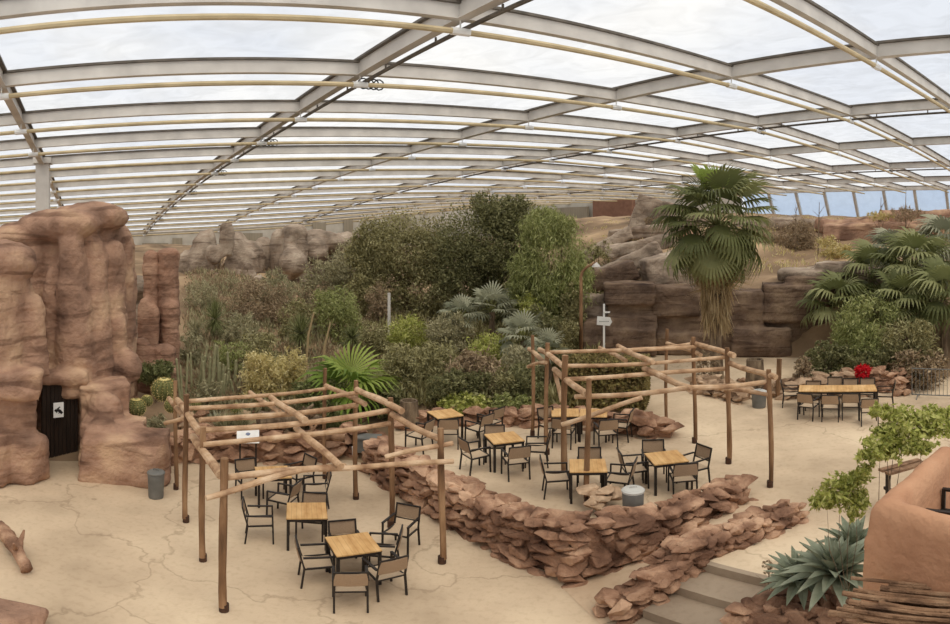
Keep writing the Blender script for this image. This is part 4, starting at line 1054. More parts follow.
def tree(name, base, blobs, n, ln, wd, lm, label, cat='tree', trunk=.12, droop=0, group=None, bark='bark', clump=14, nbr=9, shell=.5, k=6):
    root = empty(name, base, 0, label, cat, group); B0 = np.array(base)
    bl = blobify([((c[0] - B0[0], c[1] - B0[1], c[2] - B0[2]), r) for c, r in blobs], base, k)
    o = mknp('foliage', leafcloud(bl, n, ln, wd, clump, droop=droop, shell=shell), 4, M[lm], root)
    b = MB(); c0 = Vector(bl[0][0])
    fork = Vector((c0.x * .3, c0.y * .3, max(.15, c0.z * .35)))
    b.tube([(0, 0, -.1), fork * .5 + Vector((.04, 0, 0)), fork], [trunk, trunk * .85, trunk * .7], 8)
    for q in range(nbr):
        e = Vector(bl[q % len(bl)][0]); mid = fork.lerp(e, .5) + Vector((random.uniform(-.15, .15), random.uniform(-.15, .15), random.uniform(0, .2)))
        b.tube([fork, mid, e], [trunk * .5, trunk * .35, trunk * .1], 6)
    b.build('trunk', M[bark], root)
    return root
# big trees
def gbase(px, D): return HP(px, D)
tree('broadleaf_tree', gbase(405, 34), [pblob(402, 248, 34, 48, 42), pblob(380, 290, 33, 30, 36), pblob(428, 292, 33, 34, 38), pblob(370, 262, 34, 26, 44), pblob(436, 244, 34, 24, 30)],
     40000, .2, .07, 'lf_olive', 'left tree of the dense central group, olive green and loosely topped', trunk=.2)
tree('broadleaf_tree', gbase(490, 32), [pblob(484, 240, 32, 56, 44), pblob(462, 280, 32, 38, 44), pblob(515, 285, 31.5, 36, 42), pblob(500, 218, 32, 34, 24)],
     44000, .19, .07, 'lf_dark', 'tallest and darkest tree in the middle of the dense central group', trunk=.22)
tree('feathery_tree', gbase(556, 29), [pblob(552, 262, 29, 42, 54), pblob(545, 228, 29, 30, 22), pblob(574, 290, 28.5, 24, 36), pblob(528, 280, 29, 20, 40)],
     34000, .27, .042, 'lf_light', 'feathery light green drooping tree at the right of the central group', trunk=.16, droop=.7)
tree('broadleaf_tree', gbase(350, 37), [pblob(352, 268, 37, 28, 24), pblob(330, 282, 36, 20, 18)], 4200, .22, .06, 'lf_grey', 'grey green shrubby tree left behind the dense central group', trunk=.1)

def shrub(px, py, D, rx, ry, lm, n, ln, wd, label, droop=0, name='shrub', cat='shrub', up=.4, trunk=.035, group=None, k=4):
    b0 = WD(px, D); gz = HP(px, D).z; c = pblob(px, py, D, rx, ry)
    base = Vector((b0.x, b0.y, min(gz, c[0][2] - c[1][2] * .6)))
    (cx, cy_, cz), r = c; low = ((cx, cy_, (cz + base.z) / 2), (r[0] * .95, r[1] * .95, max(.12, (cz - base.z) * .6)))
    return tree(name, base, [c, low] if cat != 'grass' else [c], int(n * 1.9), ln, wd * 1.25, lm, label, cat, trunk, droop, group, nbr=6, k=k, shell=.45)
SHR = [
 (352, 262, 38, 34, 26, 'lf_grey', 2600, .22, .05, 'grey green shrub thicket left of the olive tree', 0, 'shrub', 'shrub'),
 (322, 274, 36, 24, 18, 'lf_grey', 1500, .22, .05, 'low thicket below the rounded rocks at the far wall', 0, 'shrub', 'shrub'),
 (230, 290, 36, 30, 16, 'lf_grey', 1700, .22, .04, 'thin grey thicket at the foot of the twin-peaked rock hill', 0, 'shrub', 'shrub'),
 (296, 318, 27, 20, 20, 'lf_olive', 1600, .18, .04, 'olive thicket between the brown thicket and the rounded bright bush', 0, 'shrub', 'shrub'),
 (255, 345, 23, 30, 16, 'lf_olive', 1800, .17, .04, 'olive bush behind the straw yellow bushes', 0, 'shrub', 'shrub'),
 (372, 334, 25, 20, 16, 'lf_olive', 1400, .16, .04, 'olive bush at the end of the sandy path', 0, 'shrub', 'shrub'),
 (388, 398, 18.0, 16, 16, 'lf_dark', 1200, .15, .045, 'dark bush behind the carved stump', 0, 'shrub', 'shrub'),
 (500, 384, 19.0, 26, 18, 'lf_olive', 1900, .15, .04, 'olive bush right of the brown tangled bush', 0, 'shrub', 'shrub'),
 (566, 362, 21.5, 18, 20, 'lf_olive', 1500, .15, .04, 'olive bush behind the left end of the clipped hedge', 0, 'shrub', 'shrub'),
 (540, 322, 25.5, 20, 16, 'lf_dark', 1500, .17, .05, 'dark bush beneath the feathery tree', 0, 'shrub', 'shrub'),
 (572, 300, 27.5, 14, 26, 'lf_olive', 1500, .18, .045, 'shaded bush around the hanging bell lamps', 0, 'shrub', 'shrub'),
 (155, 373, 19.3, 21, 13, 'lf_palm', 1500, .22, .03, 'dark green grassy tuft behind the barrel cacti', 0, 'grass_tuft', 'grass'),
 (262, 372, 19.3, 24, 22, 'lf_yellow', 2600, .17, .03, 'straw yellow fine-leaved bush behind the left pergola', 0, 'shrub', 'shrub'),
 (292, 366, 20.0, 18, 22, 'lf_yellow', 2000, .17, .03, 'taller pale yellow bush beside the low bright fan palm', 0, 'shrub', 'shrub'),
 (262, 306, 30, 42, 30, 'lf_brown', 4200, .22, .035, 'wide greyish brown thicket in front of the grey rock hill', 0, 'shrub', 'shrub'),
 (272, 290, 32, 28, 20, 'lf_grey', 2400, .22, .04, 'grey green bush on top of the brown thicket', 0, 'shrub', 'shrub'),
 (238, 330, 26, 30, 20, 'lf_grey', 2400, .18, .035, 'grey green wiry bush left of the spiky yuccas', 0, 'shrub', 'shrub'),
 (200, 300, 31, 20, 30, 'lf_grey', 1800, .18, .035, 'loose grey bush below the twin-peaked rock hill', 0, 'shrub', 'shrub'),
 (192, 352, 23, 14, 30, 'lf_grey', 1400, .16, .03, 'tall wispy grey green bush right of the twin pillar', 0, 'shrub', 'shrub'),
 (318, 302, 29, 14, 22, 'lf_brown', 1000, .2, .03, 'dry brown upright bush left of the rounded bright bush', 0, 'shrub', 'shrub'),
 (338, 306, 27.5, 25, 22, 'lf_light', 3400, .17, .035, 'rounded light green bush in front of the sandy path', .3, 'shrub', 'shrub'),
 (232, 352, 22, 22, 14, 'lf_light', 1000, .14, .03, 'low pale green bush above the straw yellow bushes', 0, 'shrub', 'shrub'),
 (325, 395, 17.8, 30, 17, 'lf_palm', 2600, .18, .04, 'dark green undergrowth beneath the low bright fan palm', 0, 'shrub', 'shrub'),
 (378, 300, 31, 16, 22, 'lf_brown', 1200, .2, .03, 'twiggy brown bush at the foot of the left dense tree', 0, 'shrub', 'shrub'),
 (406, 330, 26, 26, 17, 'lf_bright', 2400, .15, .035, 'yellow green bush beside the pale slim stake', .2, 'shrub', 'shrub'),
 (400, 372, 19.5, 26, 26, 'lf_olive', 3000, .15, .04, 'olive bush directly right of the low bright fan palm', 0, 'shrub', 'shrub'),
 (436, 362, 20.8, 30, 27, 'lf_olive', 3200, .16, .045, 'broad olive bush above the leftmost terrace table', 0, 'shrub', 'shrub'),
 (446, 328, 25, 26, 17, 'lf_grey', 2000, .16, .04, 'grey olive bush left of the blue fan palms', 0, 'shrub', 'shrub'),
 (478, 374, 19.6, 34, 26, 'lf_brown', 3200, .17, .04, 'dense brown tangled bush above the bright ground cover', .3, 'shrub', 'shrub'),
 (455, 388, 18.6, 34, 20, 'lf_dark', 3000, .15, .045, 'dark green low bush behind the bright ground cover', 0, 'shrub', 'shrub'),
 (522, 384, 18.8, 26, 24, 'lf_dark', 2600, .16, .04, 'dark bush just left of the right pergola posts', .2, 'shrub', 'shrub'),
 (522, 360, 20.6, 26, 18, 'lf_grey', 2000, .16, .035, 'grey feathery bush below the larger blue fan palm', .3, 'shrub', 'shrub'),
 (488, 345, 22.5, 26, 17, 'lf_bright', 1900, .15, .035, 'yellow green tufted bush between the blue fan palms', 0, 'shrub', 'shrub'),
 (562, 332, 26, 18, 18, 'lf_olive', 1400, .16, .04, 'olive bush at the foot of the feathery tree', 0, 'shrub', 'shrub'),
 (528, 305, 28, 16, 14, 'lf_bright', 1000, .16, .035, 'small yellow green bush below the hanging bell lamps', 0, 'shrub', 'shrub'),
 (466, 402, 17.95, 28, 10, 'lf_bright', 2600, .13, .07, 'bright green leafy ground cover behind the leftmost terrace table', 0, 'ground_cover', 'ground cover'),
 (510, 402, 17.9, 22, 9, 'lf_light', 1700, .12, .06, 'lighter green ground cover reaching the back edging wall', 0, 'ground_cover', 'ground cover'),
 (768, 236, 43, 24, 18, 'lf_brown', 1700, .3, .035, 'dry brown bush right behind the palm crown', 0, 'shrub', 'shrub'),
 (797, 238, 41, 22, 22, 'lf_brown', 2200, .3, .035, 'reddish brown twiggy bush on the sandy ledge', 0, 'shrub', 'shrub'),
 (834, 250, 37, 18, 14, 'lf_yellow', 1400, .22, .05, 'yellow bush in front of the tan mesa', 0, 'shrub', 'shrub'),
 (880, 216, 44, 18, 5, 'lf_yellow', 500, .25, .03, 'straw tuft on the mesa below the glazing', 0, 'grass_tuft', 'grass'),
 (905, 214, 43, 22, 8, 'lf_brown', 700, .3, .025, 'brown dry stems on the mesa at the right', 0, 'grass_tuft', 'grass'),
 (800, 274, 30, 20, 7, 'lf_yellow', 600, .2, .025, 'dry straw on the ledge above the dark cliff', 0, 'grass_tuft', 'grass'),
 (655, 222, 48, 14, 6, 'lf_brown', 400, .3, .03, 'dry scrub on the crag right of the brown bay', 0, 'grass_tuft', 'grass'),
 (600, 250, 34, 14, 12, 'lf_olive', 800, .22, .04, 'small bush among the tilted slabs', 0, 'shrub', 'shrub'),
 (868, 318, 23.5, 40, 26, 'lf_light', 4200, .22, .04, 'feathery green bush in front of the right palms', .4, 'shrub', 'shrub'),
 (908, 340, 22.5, 36, 22, 'lf_olive', 3200, .2, .045, 'olive bush above the crowd barrier', 0, 'shrub', 'shrub'),
 (826, 352, 22.2, 26, 10, 'lf_dark', 1700, .14, .05, 'low dark shrub on the stone edging behind the ten-seat table', 0, 'shrub', 'shrub'),
 (868, 358, 21.8, 30, 12, 'lf_dark', 2200, .14, .05, 'low dark shrub beside the red flower', 0, 'shrub', 'shrub'),
 (918, 362, 21.6, 34, 14, 'lf_brown', 2400, .15, .05, 'brownish low hedge behind the crowd barrier', 0, 'shrub', 'shrub'),
 (803, 366, 20.6, 12, 8, 'lf_brown', 700, .14, .05, 'small brown bush at the lone wooden stake', 0, 'shrub', 'shrub'),
 (156, 424, 16.2, 16, 10, 'lf_grey', 1100, .16, .025, 'spiky grey green low bush above the stepped rock wall', 0, 'shrub', 'shrub'),
 (208, 386, 18.6, 16, 8, 'lf_grey', 700, .14, .03, 'low grey succulent patch behind the left pergola', 0, 'shrub', 'shrub'),
 (705, 360, 22.0, 16, 8, 'lf_brown', 600, .16, .03, 'dry leaf litter bush at the foot of the tall palm', 0, 'shrub', 'shrub')]
for a in SHR:
    shrub(*a[:10], droop=a[10], name=a[11], cat=a[12])
# scrubby cover nobody could count, on the slope of the planted beds
def scrub(name, px0, px1, D0, D1, n, hgt, wd, lm, label, cat='undergrowth'):
    base = HP((px0 + px1) / 2, (D0 + D1) / 2); px = rng.uniform(px0, px1, n); D = D0 + (D1 - D0) * rng.random(n) ** 1.3
    out = []
    for i in range(n):
        g = HP(px[i], D[i]); h_ = hgt * (.5 + .9 * max(0, nz3(g, .8) + .35)) * (.7 + .6 * random.random())
        for q in range(9):
            p = np.array([g.x - base.x, g.y - base.y, g.z - base.z]) + rng.normal(size=3) * np.array([.12, .12, 0]); d = np.array([random.gauss(0, .35), random.gauss(0, .35), 1]); d = d / np.linalg.norm(d)
            t0 = random.random() * .6; sd = unit(np.cross(d, rng.normal(size=3))) * wd
            a_ = p + d * h_ * t0; c_ = p + d * h_ * (t0 + .5); out += [a_, a_ * .45 + c_ * .55 + sd, c_, a_ * .45 + c_ * .55 - sd]
    o = mknp(name, np.array(out), 4, M[lm]); o.location = base; o['kind'] = 'stuff'; return tag(o, label, cat)
scrub('dry_grass', 186, 420, 19, 44, 2200, .5, .03, 'lf_brown', 'dry brown grass and twigs covering the slope left of the dense trees', 'dry grass')
scrub('undergrowth', 188, 400, 18.5, 38, 2000, .5, .035, 'lf_grey', 'grey green undergrowth between the shrubs of the left bed')
scrub('undergrowth', 380, 600, 18.6, 36, 3000, .6, .04, 'lf_olive', 'olive undergrowth filling the bed below the dense central trees')
scrub('dry_grass', 585, 900, 33, 60, 450, .4, .03, 'lf_yellow', 'sparse straw tufts on the sandy slope below the glazing', 'dry grass')
# clipped hedge
hb = HP(606, 18.6); root = empty('clipped_hedge', (hb.x, hb.y, TZ), 0, 'square clipped brownish hedge behind the right pergola', 'hedge')
A, B_ = WD(566, 18.6), WD(644, 18.2); L = (B_ - A).length; d = (B_ - A) / L; nv = np.array([-d.y, d.x, 0]); dd = np.array([d.x, d.y, 0])
N_ = 9000; u = rng.random((N_, 3)); face = rng.integers(0, 3, N_)
u[face == 0, 1] = rng.uniform(-.02, .05, (face == 0).sum()); u[face == 1, 2] = rng.uniform(.95, 1.03, (face == 1).sum()); u[face == 2, 0] = rng.choice([0., 1.], (face == 2).sum())
P_ = (np.array([A.x - hb.x, A.y - hb.y, .15]) + u[:, :1] * dd * L + u[:, 1:2] * nv * 1.7 + u[:, 2:3] * np.array([0, 0, 1.45]))
di = unit(rng.normal(size=(N_, 3))); si = unit(np.cross(di, rng.normal(size=(N_, 3)))); l_ = rng.uniform(.05, .11, (N_, 1))
Vh = np.stack([P_ - di * l_, P_ + si * l_ * .5, P_ + di * l_, P_ - si * l_ * .5], 1).reshape(-1, 3)
mknp('foliage', Vh, 4, leafmat('hedge_leaves', s(86, 78, 46), s(126, 108, 68), s(160, 148, 90), t=.2), root)
b = MB(); mid = (A + B_) / 2; c = np.array([mid.x, mid.y, 0]) + nv * .85; b.box((c[0] - hb.x, c[1] - hb.y, .75), (L - .15, 1.5, 1.4), rz=math.atan2(d.y, d.x)); b.build('inner_twigs', M['bark'], root)

# ---- palms
def fanmesh(name, R_, nseg, ang, m, droop=.35, fold=.25, wd=1.0):
    """fan blade: petiole end at origin, opening along +Y"""
    V = [(0, 0, 0)]; Fc = []
    for k in range(nseg):
        a_ = -ang + 2 * ang * (k + .5) / nseg; dl = ang / nseg * wd
        L_ = R_ * (1 - .25 * abs(a_ / ang) ** 2) * random.uniform(.9, 1.08); z = fold * R_ * abs(math.sin(a_ * .5)) * .6
        b0 = len(V)
        for t, ww in ((.55, 1.0), (.8, .62)):
            dz = -droop * R_ * t ** 3 + z * t
            for sg in (-1, 1):
                aa = a_ + sg * dl * ww; V.append((L_ * t * math.sin(aa), L_ * t * math.cos(aa), dz + (.015 if sg > 0 else -.015)))
        V.append((L_ * math.sin(a_), L_ * math.cos(a_) * .98, -droop * R_ * random.uniform(1.0, 1.6) + z))
        Fc += [(0, b0 + 1, b0), (b0, b0 + 1, b0 + 3, b0 + 2), (b0 + 2, b0 + 3, b0 + 4)]
    me = bpy.data.meshes.new(name); me.from_pydata(V, [], Fc); me.materials.append(m); me.update(); return me
def palm(base, crown_h, nf, pet, R_, lm, label, elev=(-60, 85), trunk_r=.14, skirt=0, nseg=22, droop=.4, name='fan_palm', young=None, dry=None, ang=1.9, cat='palm', wd=1.0):
    root = empty(name, base, 0, label, cat)
    b = MB(); n = 8; b.tube([(0.03 * math.sin(2 * t), 0, -.15 + (crown_h + .15) * t / n) for t in range(n + 1)], [trunk_r * (1.25 if t == 0 else 1) for t in range(n + 1)], 10, wob=.08); b.build('trunk', M['bark'], root)
    ms = [fanmesh('fan', R_, nseg, ang, M[lm], droop * q, wd=wd) for q in (.6, 1, 1.4)]
    pm_ = MB(); pm_.bar((0, 0, 0), (0, pet, 0), .035, .03); pme = pm_.build('stalk', M['lf_bright'] if False else M['cactus'], None); pmesh = pme.data; bpy.data.objects.remove(pme)
    yg = fanmesh('fan', R_ * .95, nseg, 1.1, M[young], .1, wd=wd) if young else None
    dr2 = fanmesh('fan', R_, nseg, 1.3, M[dry], 1.1) if dry else None
    for k in range(nf):
        t = k / max(1, nf - 1); el = math.radians(elev[1] + (elev[0] - elev[1]) * t ** .9); a_ = k * 2.39996 + random.uniform(-.2, .2)
        me = yg if (yg and k < max(2, nf // 14)) else (dr2 if (dr2 and t > .82) else random.choice(ms))
        q = Matrix.Rotation(a_, 4, 'Z') @ Matrix.Rotation(el, 4, 'X')
        pl_ = pet * random.uniform(.8, 1.1)
        tip = q @ Vector((0, pl_, 0)); mf = Matrix.Translation(tip + Vector((0, 0, crown_h))) @ Matrix.Rotation(a_, 4, 'Z') @ Matrix.Rotation(el - math.radians(random.uniform(3, 24)), 4, 'X')
        f = bpy.data.objects.new('frond', me); COL.objects.link(f); f.parent = root
        f.matrix_basis = mf
        st = bpy.data.objects.new('stalk', pmesh); COL.objects.link(st); st.parent = f
        st.matrix_basis = mf.inverted() @ (Matrix.Translation((0, 0, crown_h)) @ q @ Matrix.Diagonal((1, pl_ / pet, 1, 1)))
    if skirt:
        nn = 1500; a_ = rng.uniform(0, 2 * PI, nn); t = rng.random(nn); zz = crown_h - .2 - skirt * t
        r_ = trunk_r + .1 + .42 * (1 - t) * rng.random(nn) + .1 * rng.random(nn)
        P0 = np.stack([r_ * np.cos(a_), r_ * np.sin(a_), zz], 1); dn_ = unit(np.stack([.15 * np.cos(a_), .15 * np.sin(a_), -np.ones(nn)], 1) + rng.normal(size=(nn, 3)) * .12)
        sd = unit(np.cross(dn_, rng.normal(size=(nn, 3)))); l_ = rng.uniform(.3, .8, (nn, 1)); w_ = .022
        Vq = np.stack([P0 - sd * w_, P0 + sd * w_, P0 + dn_ * l_ + sd * w_ * .3, P0 + dn_ * l_ - sd * w_ * .3], 1).reshape(-1, 3)
        o = mknp('dead_leaf_skirt', Vq, 4, M['lf_dry'], root); o['kind'] = 'stuff'
    return root
random.seed(77)
q = WD(716, 22.6, TZ); palm(q, 6.0, 62, 1.5, 1.15, 'lf_palm', 'tall shaggy fan palm rising beside the right pergola', elev=(-82, 86), trunk_r=.24, skirt=3.5, nseg=26, droop=.4, young='lf_palmbright', dry='lf_dry', name='tall_fan_palm')
q = WD(350, 18.4, .5); palm(q, .8, 15, .6, 1.1, 'lf_palmbright', 'low bright green fan palm behind the left pergola', elev=(2, 80), nseg=20, droop=.3, wd=.8)
for px, py, D, R_, lb, nf in ((492, 312, 27, 1.0, 'larger blue grey fan palm in front of the darkest tree', 17), (462, 318, 26, .8, 'smaller blue grey fan palm at the left of the pair', 13), (524, 340, 22.5, .85, 'silvery fan palm just left of the right pergola top', 15), (548, 352, 21, .6, 'small silvery fan palm behind the left posts of the right pergola', 11)):
    g = HP(px, D); c = WY(px, py, D); palm(g, max(.5, c.z - g.z), nf, .75 * R_, .8 * R_, 'lf_blue', lb, elev=(-5, 80), nseg=18, droop=.25, wd=.8)
for px, py, D, R_, lb, nf, el in ((915, 268, 27, 1.15, 'large dark fan palm in the centre of the right-hand palm group', 24, -30), (872, 278, 28.5, 1.05, 'fan palm on the left slope of the right-hand palm group', 20, -30),
                      (942, 246, 31, 1.15, 'highest fan palm of the right-hand group, at the picture edge', 22, -30), (838, 306, 26.5, 1.0, 'leftmost fan palm of the right-hand group, spreading toward the cliff', 18, -15),
                      (944, 300, 24.5, 1.05, 'fan palm at the right picture edge above the barrier', 20, -25), (892, 262, 32, 1.0, 'fan palm behind the centre of the right-hand group', 18, -20),
                      (905, 305, 24.8, .95, 'lower front fan palm of the right-hand group', 18, -20)):
    g = HP(px, D); c = WY(px, py, D); palm(g, max(.6, c.z - g.z), nf, 1.0 * R_, 1.0 * R_, 'lf_palm' if D < 30 else 'lf_blue', lb, elev=(el, 82), nseg=20, droop=.45)

# ---- spiky rosettes
def spikes(n, L_, wd, e0, e1, curve=.3, r0=.05):
    a_ = rng.uniform(0, 2 * PI, n); el = rng.uniform(e0, e1, n); l_ = L_ * rng.uniform(.8, 1.1, n)
    d = np.stack([np.cos(a_) * np.cos(el), np.sin(a_) * np.cos(el), np.sin(el)], 1)
    sd = np.stack([-np.sin(a_), np.cos(a_), np.zeros(n)], 1) * wd / 2
    p0 = d * r0; p1 = d * l_[:, None] * .5; p2 = d * l_[:, None] - np.array([0, 0, 1]) * (curve * l_[:, None] * .5)
    return np.stack([p0 - sd, p0 + sd, p1 + sd, p1 - sd, p1 - sd, p1 + sd, p2 + sd * .1, p2 - sd * .1], 1).reshape(-1, 3)
def yucca(px, py, D, R_, lb, lm='lf_palm', n=260):
    g = HP(px, D); c = WY(px, py, D); h_ = max(.2, c.z - g.z); root = empty('yucca', g, 0, lb, 'yucca')
    o = mknp('leaf_ball', spikes(n, R_, .035, -1.0, 1.5, .15), 4, M[lm], root); o.location = (0, 0, h_); o['kind'] = 'stuff'
    b = MB(); b.tube([(0, 0, -.1), (0, 0, h_)], .09, 8); b.build('trunk', M['bark'], root)
yucca(215, 319, 26, 1.0, 'spiky ball yucca left of the brown thicket'); yucca(301, 333, 24.5, .95, 'spiky ball yucca right below the brown thicket')
yucca(195, 332, 25, .7, 'smaller spiky yucca behind the wispy grey bush', 'lf_grey'); yucca(352, 338, 23, .6, 'small yucca behind the low bright fan palm')
for px, D, lb in ((215, 18, 'small grey rosette left in the bed behind the left pergola'), (238, 18.6, 'whitish rosette in the bed under the straw yellow bushes'), (222, 19.4, 'small pale rosette behind the grey rosettes'), (306, 17.2, 'green rosette near the fallen trunk')):
    g = HP(px, D); root = empty('rosette_plant', g, 0, lb, 'succulent'); o = mknp('leaves', spikes(46, .42, .05, .1, 1.4, .1), 4, M['lf_blue'], root); o['kind'] = 'stuff'
# tall grass behind the info board
for px, D, lb, lm, n_ in ((225, 15.6 + 1.2, 'tall grey green grass clump left of the information board', 'lf_grey', 420), (240, 16.9, 'tall grass clump just behind the information board', 'lf_grey', 420), (298, 16.9, 'brownish grass clump right of the information board', 'lf_brown', 420),
                      (318, 17.2, 'brownish grass clump near the back posts of the left pergola', 'lf_brown', 360), (345, 16.9, 'drooping green grass clump behind the grey-green box', 'lf_palm', 380)):
    g = HP(px, D); o = mknp('grass_clump', spikes(n_, 1.0, .03, .7, 1.5, .4, .25), 4, M[lm]); o.location = g; tag(o, lb, 'grass')
# barrel cacti
def barrel(px, py, D, r, lb):
    c = WY(px, py, D); g = HP(px, D); z = c.z - r; root = empty('barrel_cactus', (c.x, c.y, z), 0, lb, 'cactus')
    V = []; Fc = []; seg = 48; prof = [(math.sin(a_), -math.cos(a_)) for a_ in [PI * k / 12 for k in range(1, 13)]]
    for pr, pz in prof:
        for k in range(seg):
            rr2 = r * max(.02, pr) * (1 + .09 * math.cos(k * 2 * PI / seg * 16)); V.append((rr2 * math.cos(2 * PI * k / seg), rr2 * math.sin(2 * PI * k / seg), r * 1.05 * (1 + pz)))
    n = len(prof); Fc = [(i * seg + k, i * seg + (k + 1) % seg, (i + 1) * seg + (k + 1) % seg, (i + 1) * seg + k) for i in range(n - 1) for k in range(seg)] + [tuple(reversed(range(seg)))]
    mk('body', V, Fc, M['cactus'], root)
    sp = []
    for k in range(16):
        for j in range(2, 12):
            a_ = 2 * PI * k / 16; ph = PI * j / 13 + PI * .0; pr, pz = math.sin(ph), -math.cos(ph)
            p = np.array([r * pr * 1.09 * math.cos(a_), r * pr * 1.09 * math.sin(a_), r * 1.05 * (1 + pz)])
            for q in range(4):
                d = unit(np.array([math.cos(a_) * pr, math.sin(a_) * pr, pz]) + rng.normal(size=3) * .7); sd = unit(np.cross(d, rng.normal(size=3))) * r * .022
                sp += [p - sd, p + sd, p + d * r * .22, p + d * r * .22]
    o = mknp('spines', np.array(sp), 4, M['spine'], root); o['kind'] = 'stuff'
    b = MB(); b.lathe([(r * .5, 0), (r * .35, r * .08), (r * .1, r * .1)], 16, (0, 0, r * 1.98)); b.build('woolly_crown', M['flower'], root)
barrel(164, 390, 17.3, .33, 'largest barrel cactus, yellow spined, behind the left pergola corner'); barrel(136, 408, 16.4, .25, 'round barrel cactus on the rock wall, lower left of the largest one')
barrel(147, 401, 17.0, .16, 'small barrel cactus between the two larger ones'); barrel(172, 406, 16.9, .2, 'barrel cactus half hidden by the first log of the pergola')
barrel(236, 409, 17.2, .15, 'small barrel cactus among stones behind the pergola rails'); barrel(196, 404, 17.4, .13, 'tiny barrel cactus left among the stones')
# column cacti
ccl = ['behind the left pergola, nearest the twin pillar', 'second from the twin pillar', 'with the tallest pale stems', 'behind the low succulent patch', 'leaning slightly right', 'in front of the wiry bush', 'rightmost, touching the straw yellow bush']
for k, (px, D, h_) in enumerate(((184, 19.6, 1.6), (193, 20.4, 2.1), (206, 19.8, 2.3), (214, 19.2, 1.3), (222, 20.2, 1.9), (232, 20.6, 1.6), (244, 19.6, 1.2))):
    g = HP(px, D); root = empty('column_cactus', g, 0, 'grey green column cactus clump ' + ccl[k], 'cactus')
    for q in range(3 + k % 2):
        dx, dy = random.uniform(-.5, .5), random.uniform(-.3, .3); hh = h_ * random.uniform(.55, 1); r = random.uniform(.035, .06)
        b = MB(); b.tube([(dx * .4, dy * .4, -.05), (dx * .8, dy * .8, hh * .35), (dx * 1.1, dy * 1.1, hh * .97), (dx * 1.12, dy * 1.12, hh)], [r, r * 1.1, r * .9, r * .3], 9, wob=.1); b.build('stem', M['column'], root)
# dead flower stalks
for px, D, z0, z1, lb in ((306, 23.5, .8, 2.6, 'pale dead flower stalk leaning by the spiky yucca'), (322, 22, .8, 2.8, 'tall pale dead stalk left of the rounded bright bush')):
    g = HP(px, D); b = MB(); b.tube([g, g + Vector((.1, 0, 1.4)), g + Vector((.32, 0, 2.3))], [.04, .05, .03], 7)
    tag(b.build('dead_stalk', M['lf_dry']), lb, 'stalk')
for px, D, h_, lb in ((795, 40, 3.0, 'thin bare sapling left on the sandy ledge'), (818, 38, 3.4, 'thin bare sapling beside the yellow bush'), (880, 45, 3, 'bare stem on the mesa below the glazing'), (905, 45, 3.4, 'taller bare stem at the right of the mesa'), (752, 44, 3.2, 'bare sapling right of the palm crown')):
    g = HP(px, D); b = MB(); b.tube([g, g + Vector((.05, 0, h_ * .5)), g + Vector((.1, 0, h_))], [.05, .035, .015], 6)
    for q in range(7): t = random.uniform(.3, .95); p = g + Vector((.1 * t, 0, h_ * t)); b.tube([p, p + Vector((random.uniform(-.5, .5), random.uniform(-.3, .3), random.uniform(.3, .7)))], [.02, .006], 5)
    tag(b.build('bare_sapling', M['bark']), lb, 'sapling')
# red flower
c = WY(863, 372, 19.9); g = Vector((c.x, c.y, TZ + .5)); root = empty('flowering_plant', g, 0, 'bright red flowering plant behind the long table', 'flower')
o = mknp('petals', leafcloud([((0, 0, c.z - g.z), (.27, .25, .24))], 700, .10, .06, 8), 4, M['red'], root); o['kind'] = 'stuff'
b = MB(); b.tube([(0, 0, -.3), (0, 0, c.z - g.z)], .02, 6); b.build('stem', M['cactus'], root)

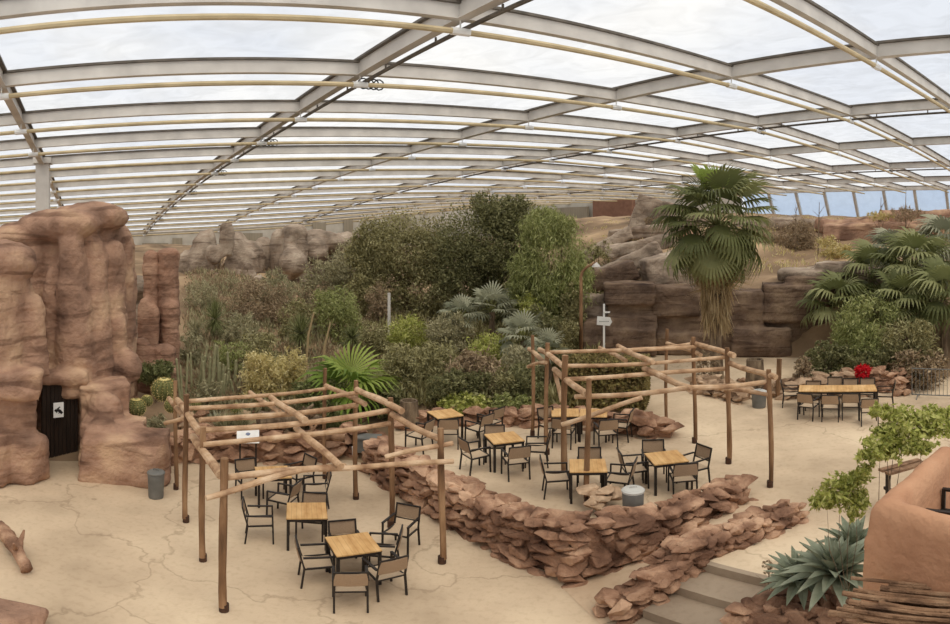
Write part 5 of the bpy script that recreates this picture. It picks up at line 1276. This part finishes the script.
# ---- agaves in the foreground planter
def agave(px, py, D, R_, n, lb, tiltx=0):
    c = WY(px, py, D); root = empty('agave', c, 0, lb, 'agave')
    variants = []
    for v in range(3):
        V = []; Fc = []; m_ = 7; cv = (.02, .12, .25)[v]
        for k in range(m_ + 1):
            t = k / m_; wd_ = R_ * .135 * (math.sin(PI * min(1, (t * .85 + .18))) ** .8) * (1 - .1 * t) + .003; z = R_ * (.05 * math.sin(PI * t) - cv * t * t)
            V += [(-wd_, R_ * t, z + wd_ * .35), (0, R_ * t, z - .01), (wd_, R_ * t, z + wd_ * .35), (0, R_ * t, z - .035 * (1 - t) - .012)]
        for k in range(m_):
            a4 = 4 * k
            for i, j in ((0, 1), (1, 2), (2, 3), (3, 0)): Fc.append((a4 + i, a4 + j, a4 + 4 + j, a4 + 4 + i))
        me = bpy.data.meshes.new('agave_leaf'); me.from_pydata(V, [], Fc); me.materials.append(M['lf_agave']); me.update(); variants.append(me)
    for k in range(n):
        t = k / n; el = math.radians(82 - 92 * t ** .8); a_ = k * 2.39996
        f = bpy.data.objects.new('leaf', variants[0 if t < .35 else (1 if t < .7 else 2)]); COL.objects.link(f); f.parent = root; sc = random.uniform(.85, 1.08) * (.75 + .25 * min(1, t * 2.5))
        f.matrix_basis = Matrix.Rotation(a_, 4, 'Z') @ Matrix.Translation((0, .035, 0)) @ Matrix.Rotation(el, 4, 'X') @ Matrix.Scale(sc, 4)
    b = MB(); b.lathe([(.05, -.35), (.09, -.1), (.07, .05)], 10); b.build('stem', M['bark'], root)
agave(836, 573, 7.3, .68, 52, 'largest blue grey agave in the planter, right of centre')
agave(801, 580, 7.6, .54, 46, 'left blue grey agave above the red stone planter wall')
agave(853, 546, 8.0, .5, 38, 'rear agave against the adobe parapet')
b = MB()
for k in range(40):
    q = WD(random.uniform(775, 862), random.uniform(6.9, 8.3)); stone(b, (q.x, q.y, .9 + random.uniform(-.1, .08)), (.22, .18, .12))
c = WD(822, 7.6); b.add(*rotbox((c.x, c.y, .42), (1.25, 1.3, .86), -az(822)))
tag(b.build('agave_bed', M['stone']), 'red stony bed filling the planter beneath the agaves', 'planter bed')
o = shrub(768, 566, 8.3, 7, 9, 'lf_brown', 160, .05, .012, 'wiry dry plant at the left edge of the agave planter', k=2, trunk=.008)

# ---- leafy branches in front
fb = WD(893, 6.6, TZ)
tree('leafy_sapling', fb, [pblob(906, 428, 6.9, 34, 22), pblob(880, 448, 6.7, 28, 15), pblob(934, 424, 7.1, 28, 20), pblob(866, 468, 6.6, 14, 9), pblob(882, 410, 7.4, 18, 8), pblob(918, 446, 6.8, 22, 10)], 4200, .085, .036, 'lf_bright',
     'light green leafy sapling spreading over the adobe parapet', trunk=.016, clump=7, nbr=6, k=4, shell=.2)
fb2 = WD(850, 6.9, TZ)
tree('leafy_sapling', fb2, [pblob(840, 490, 6.8, 30, 20), pblob(822, 500, 6.9, 16, 13), pblob(856, 508, 6.7, 15, 12), pblob(860, 476, 6.8, 14, 11)], 2600, .08, .034, 'lf_bright',
     'lower green leafy sapling hanging above the agaves', trunk=.01, clump=7, nbr=4, k=4, shell=.2, droop=.3)
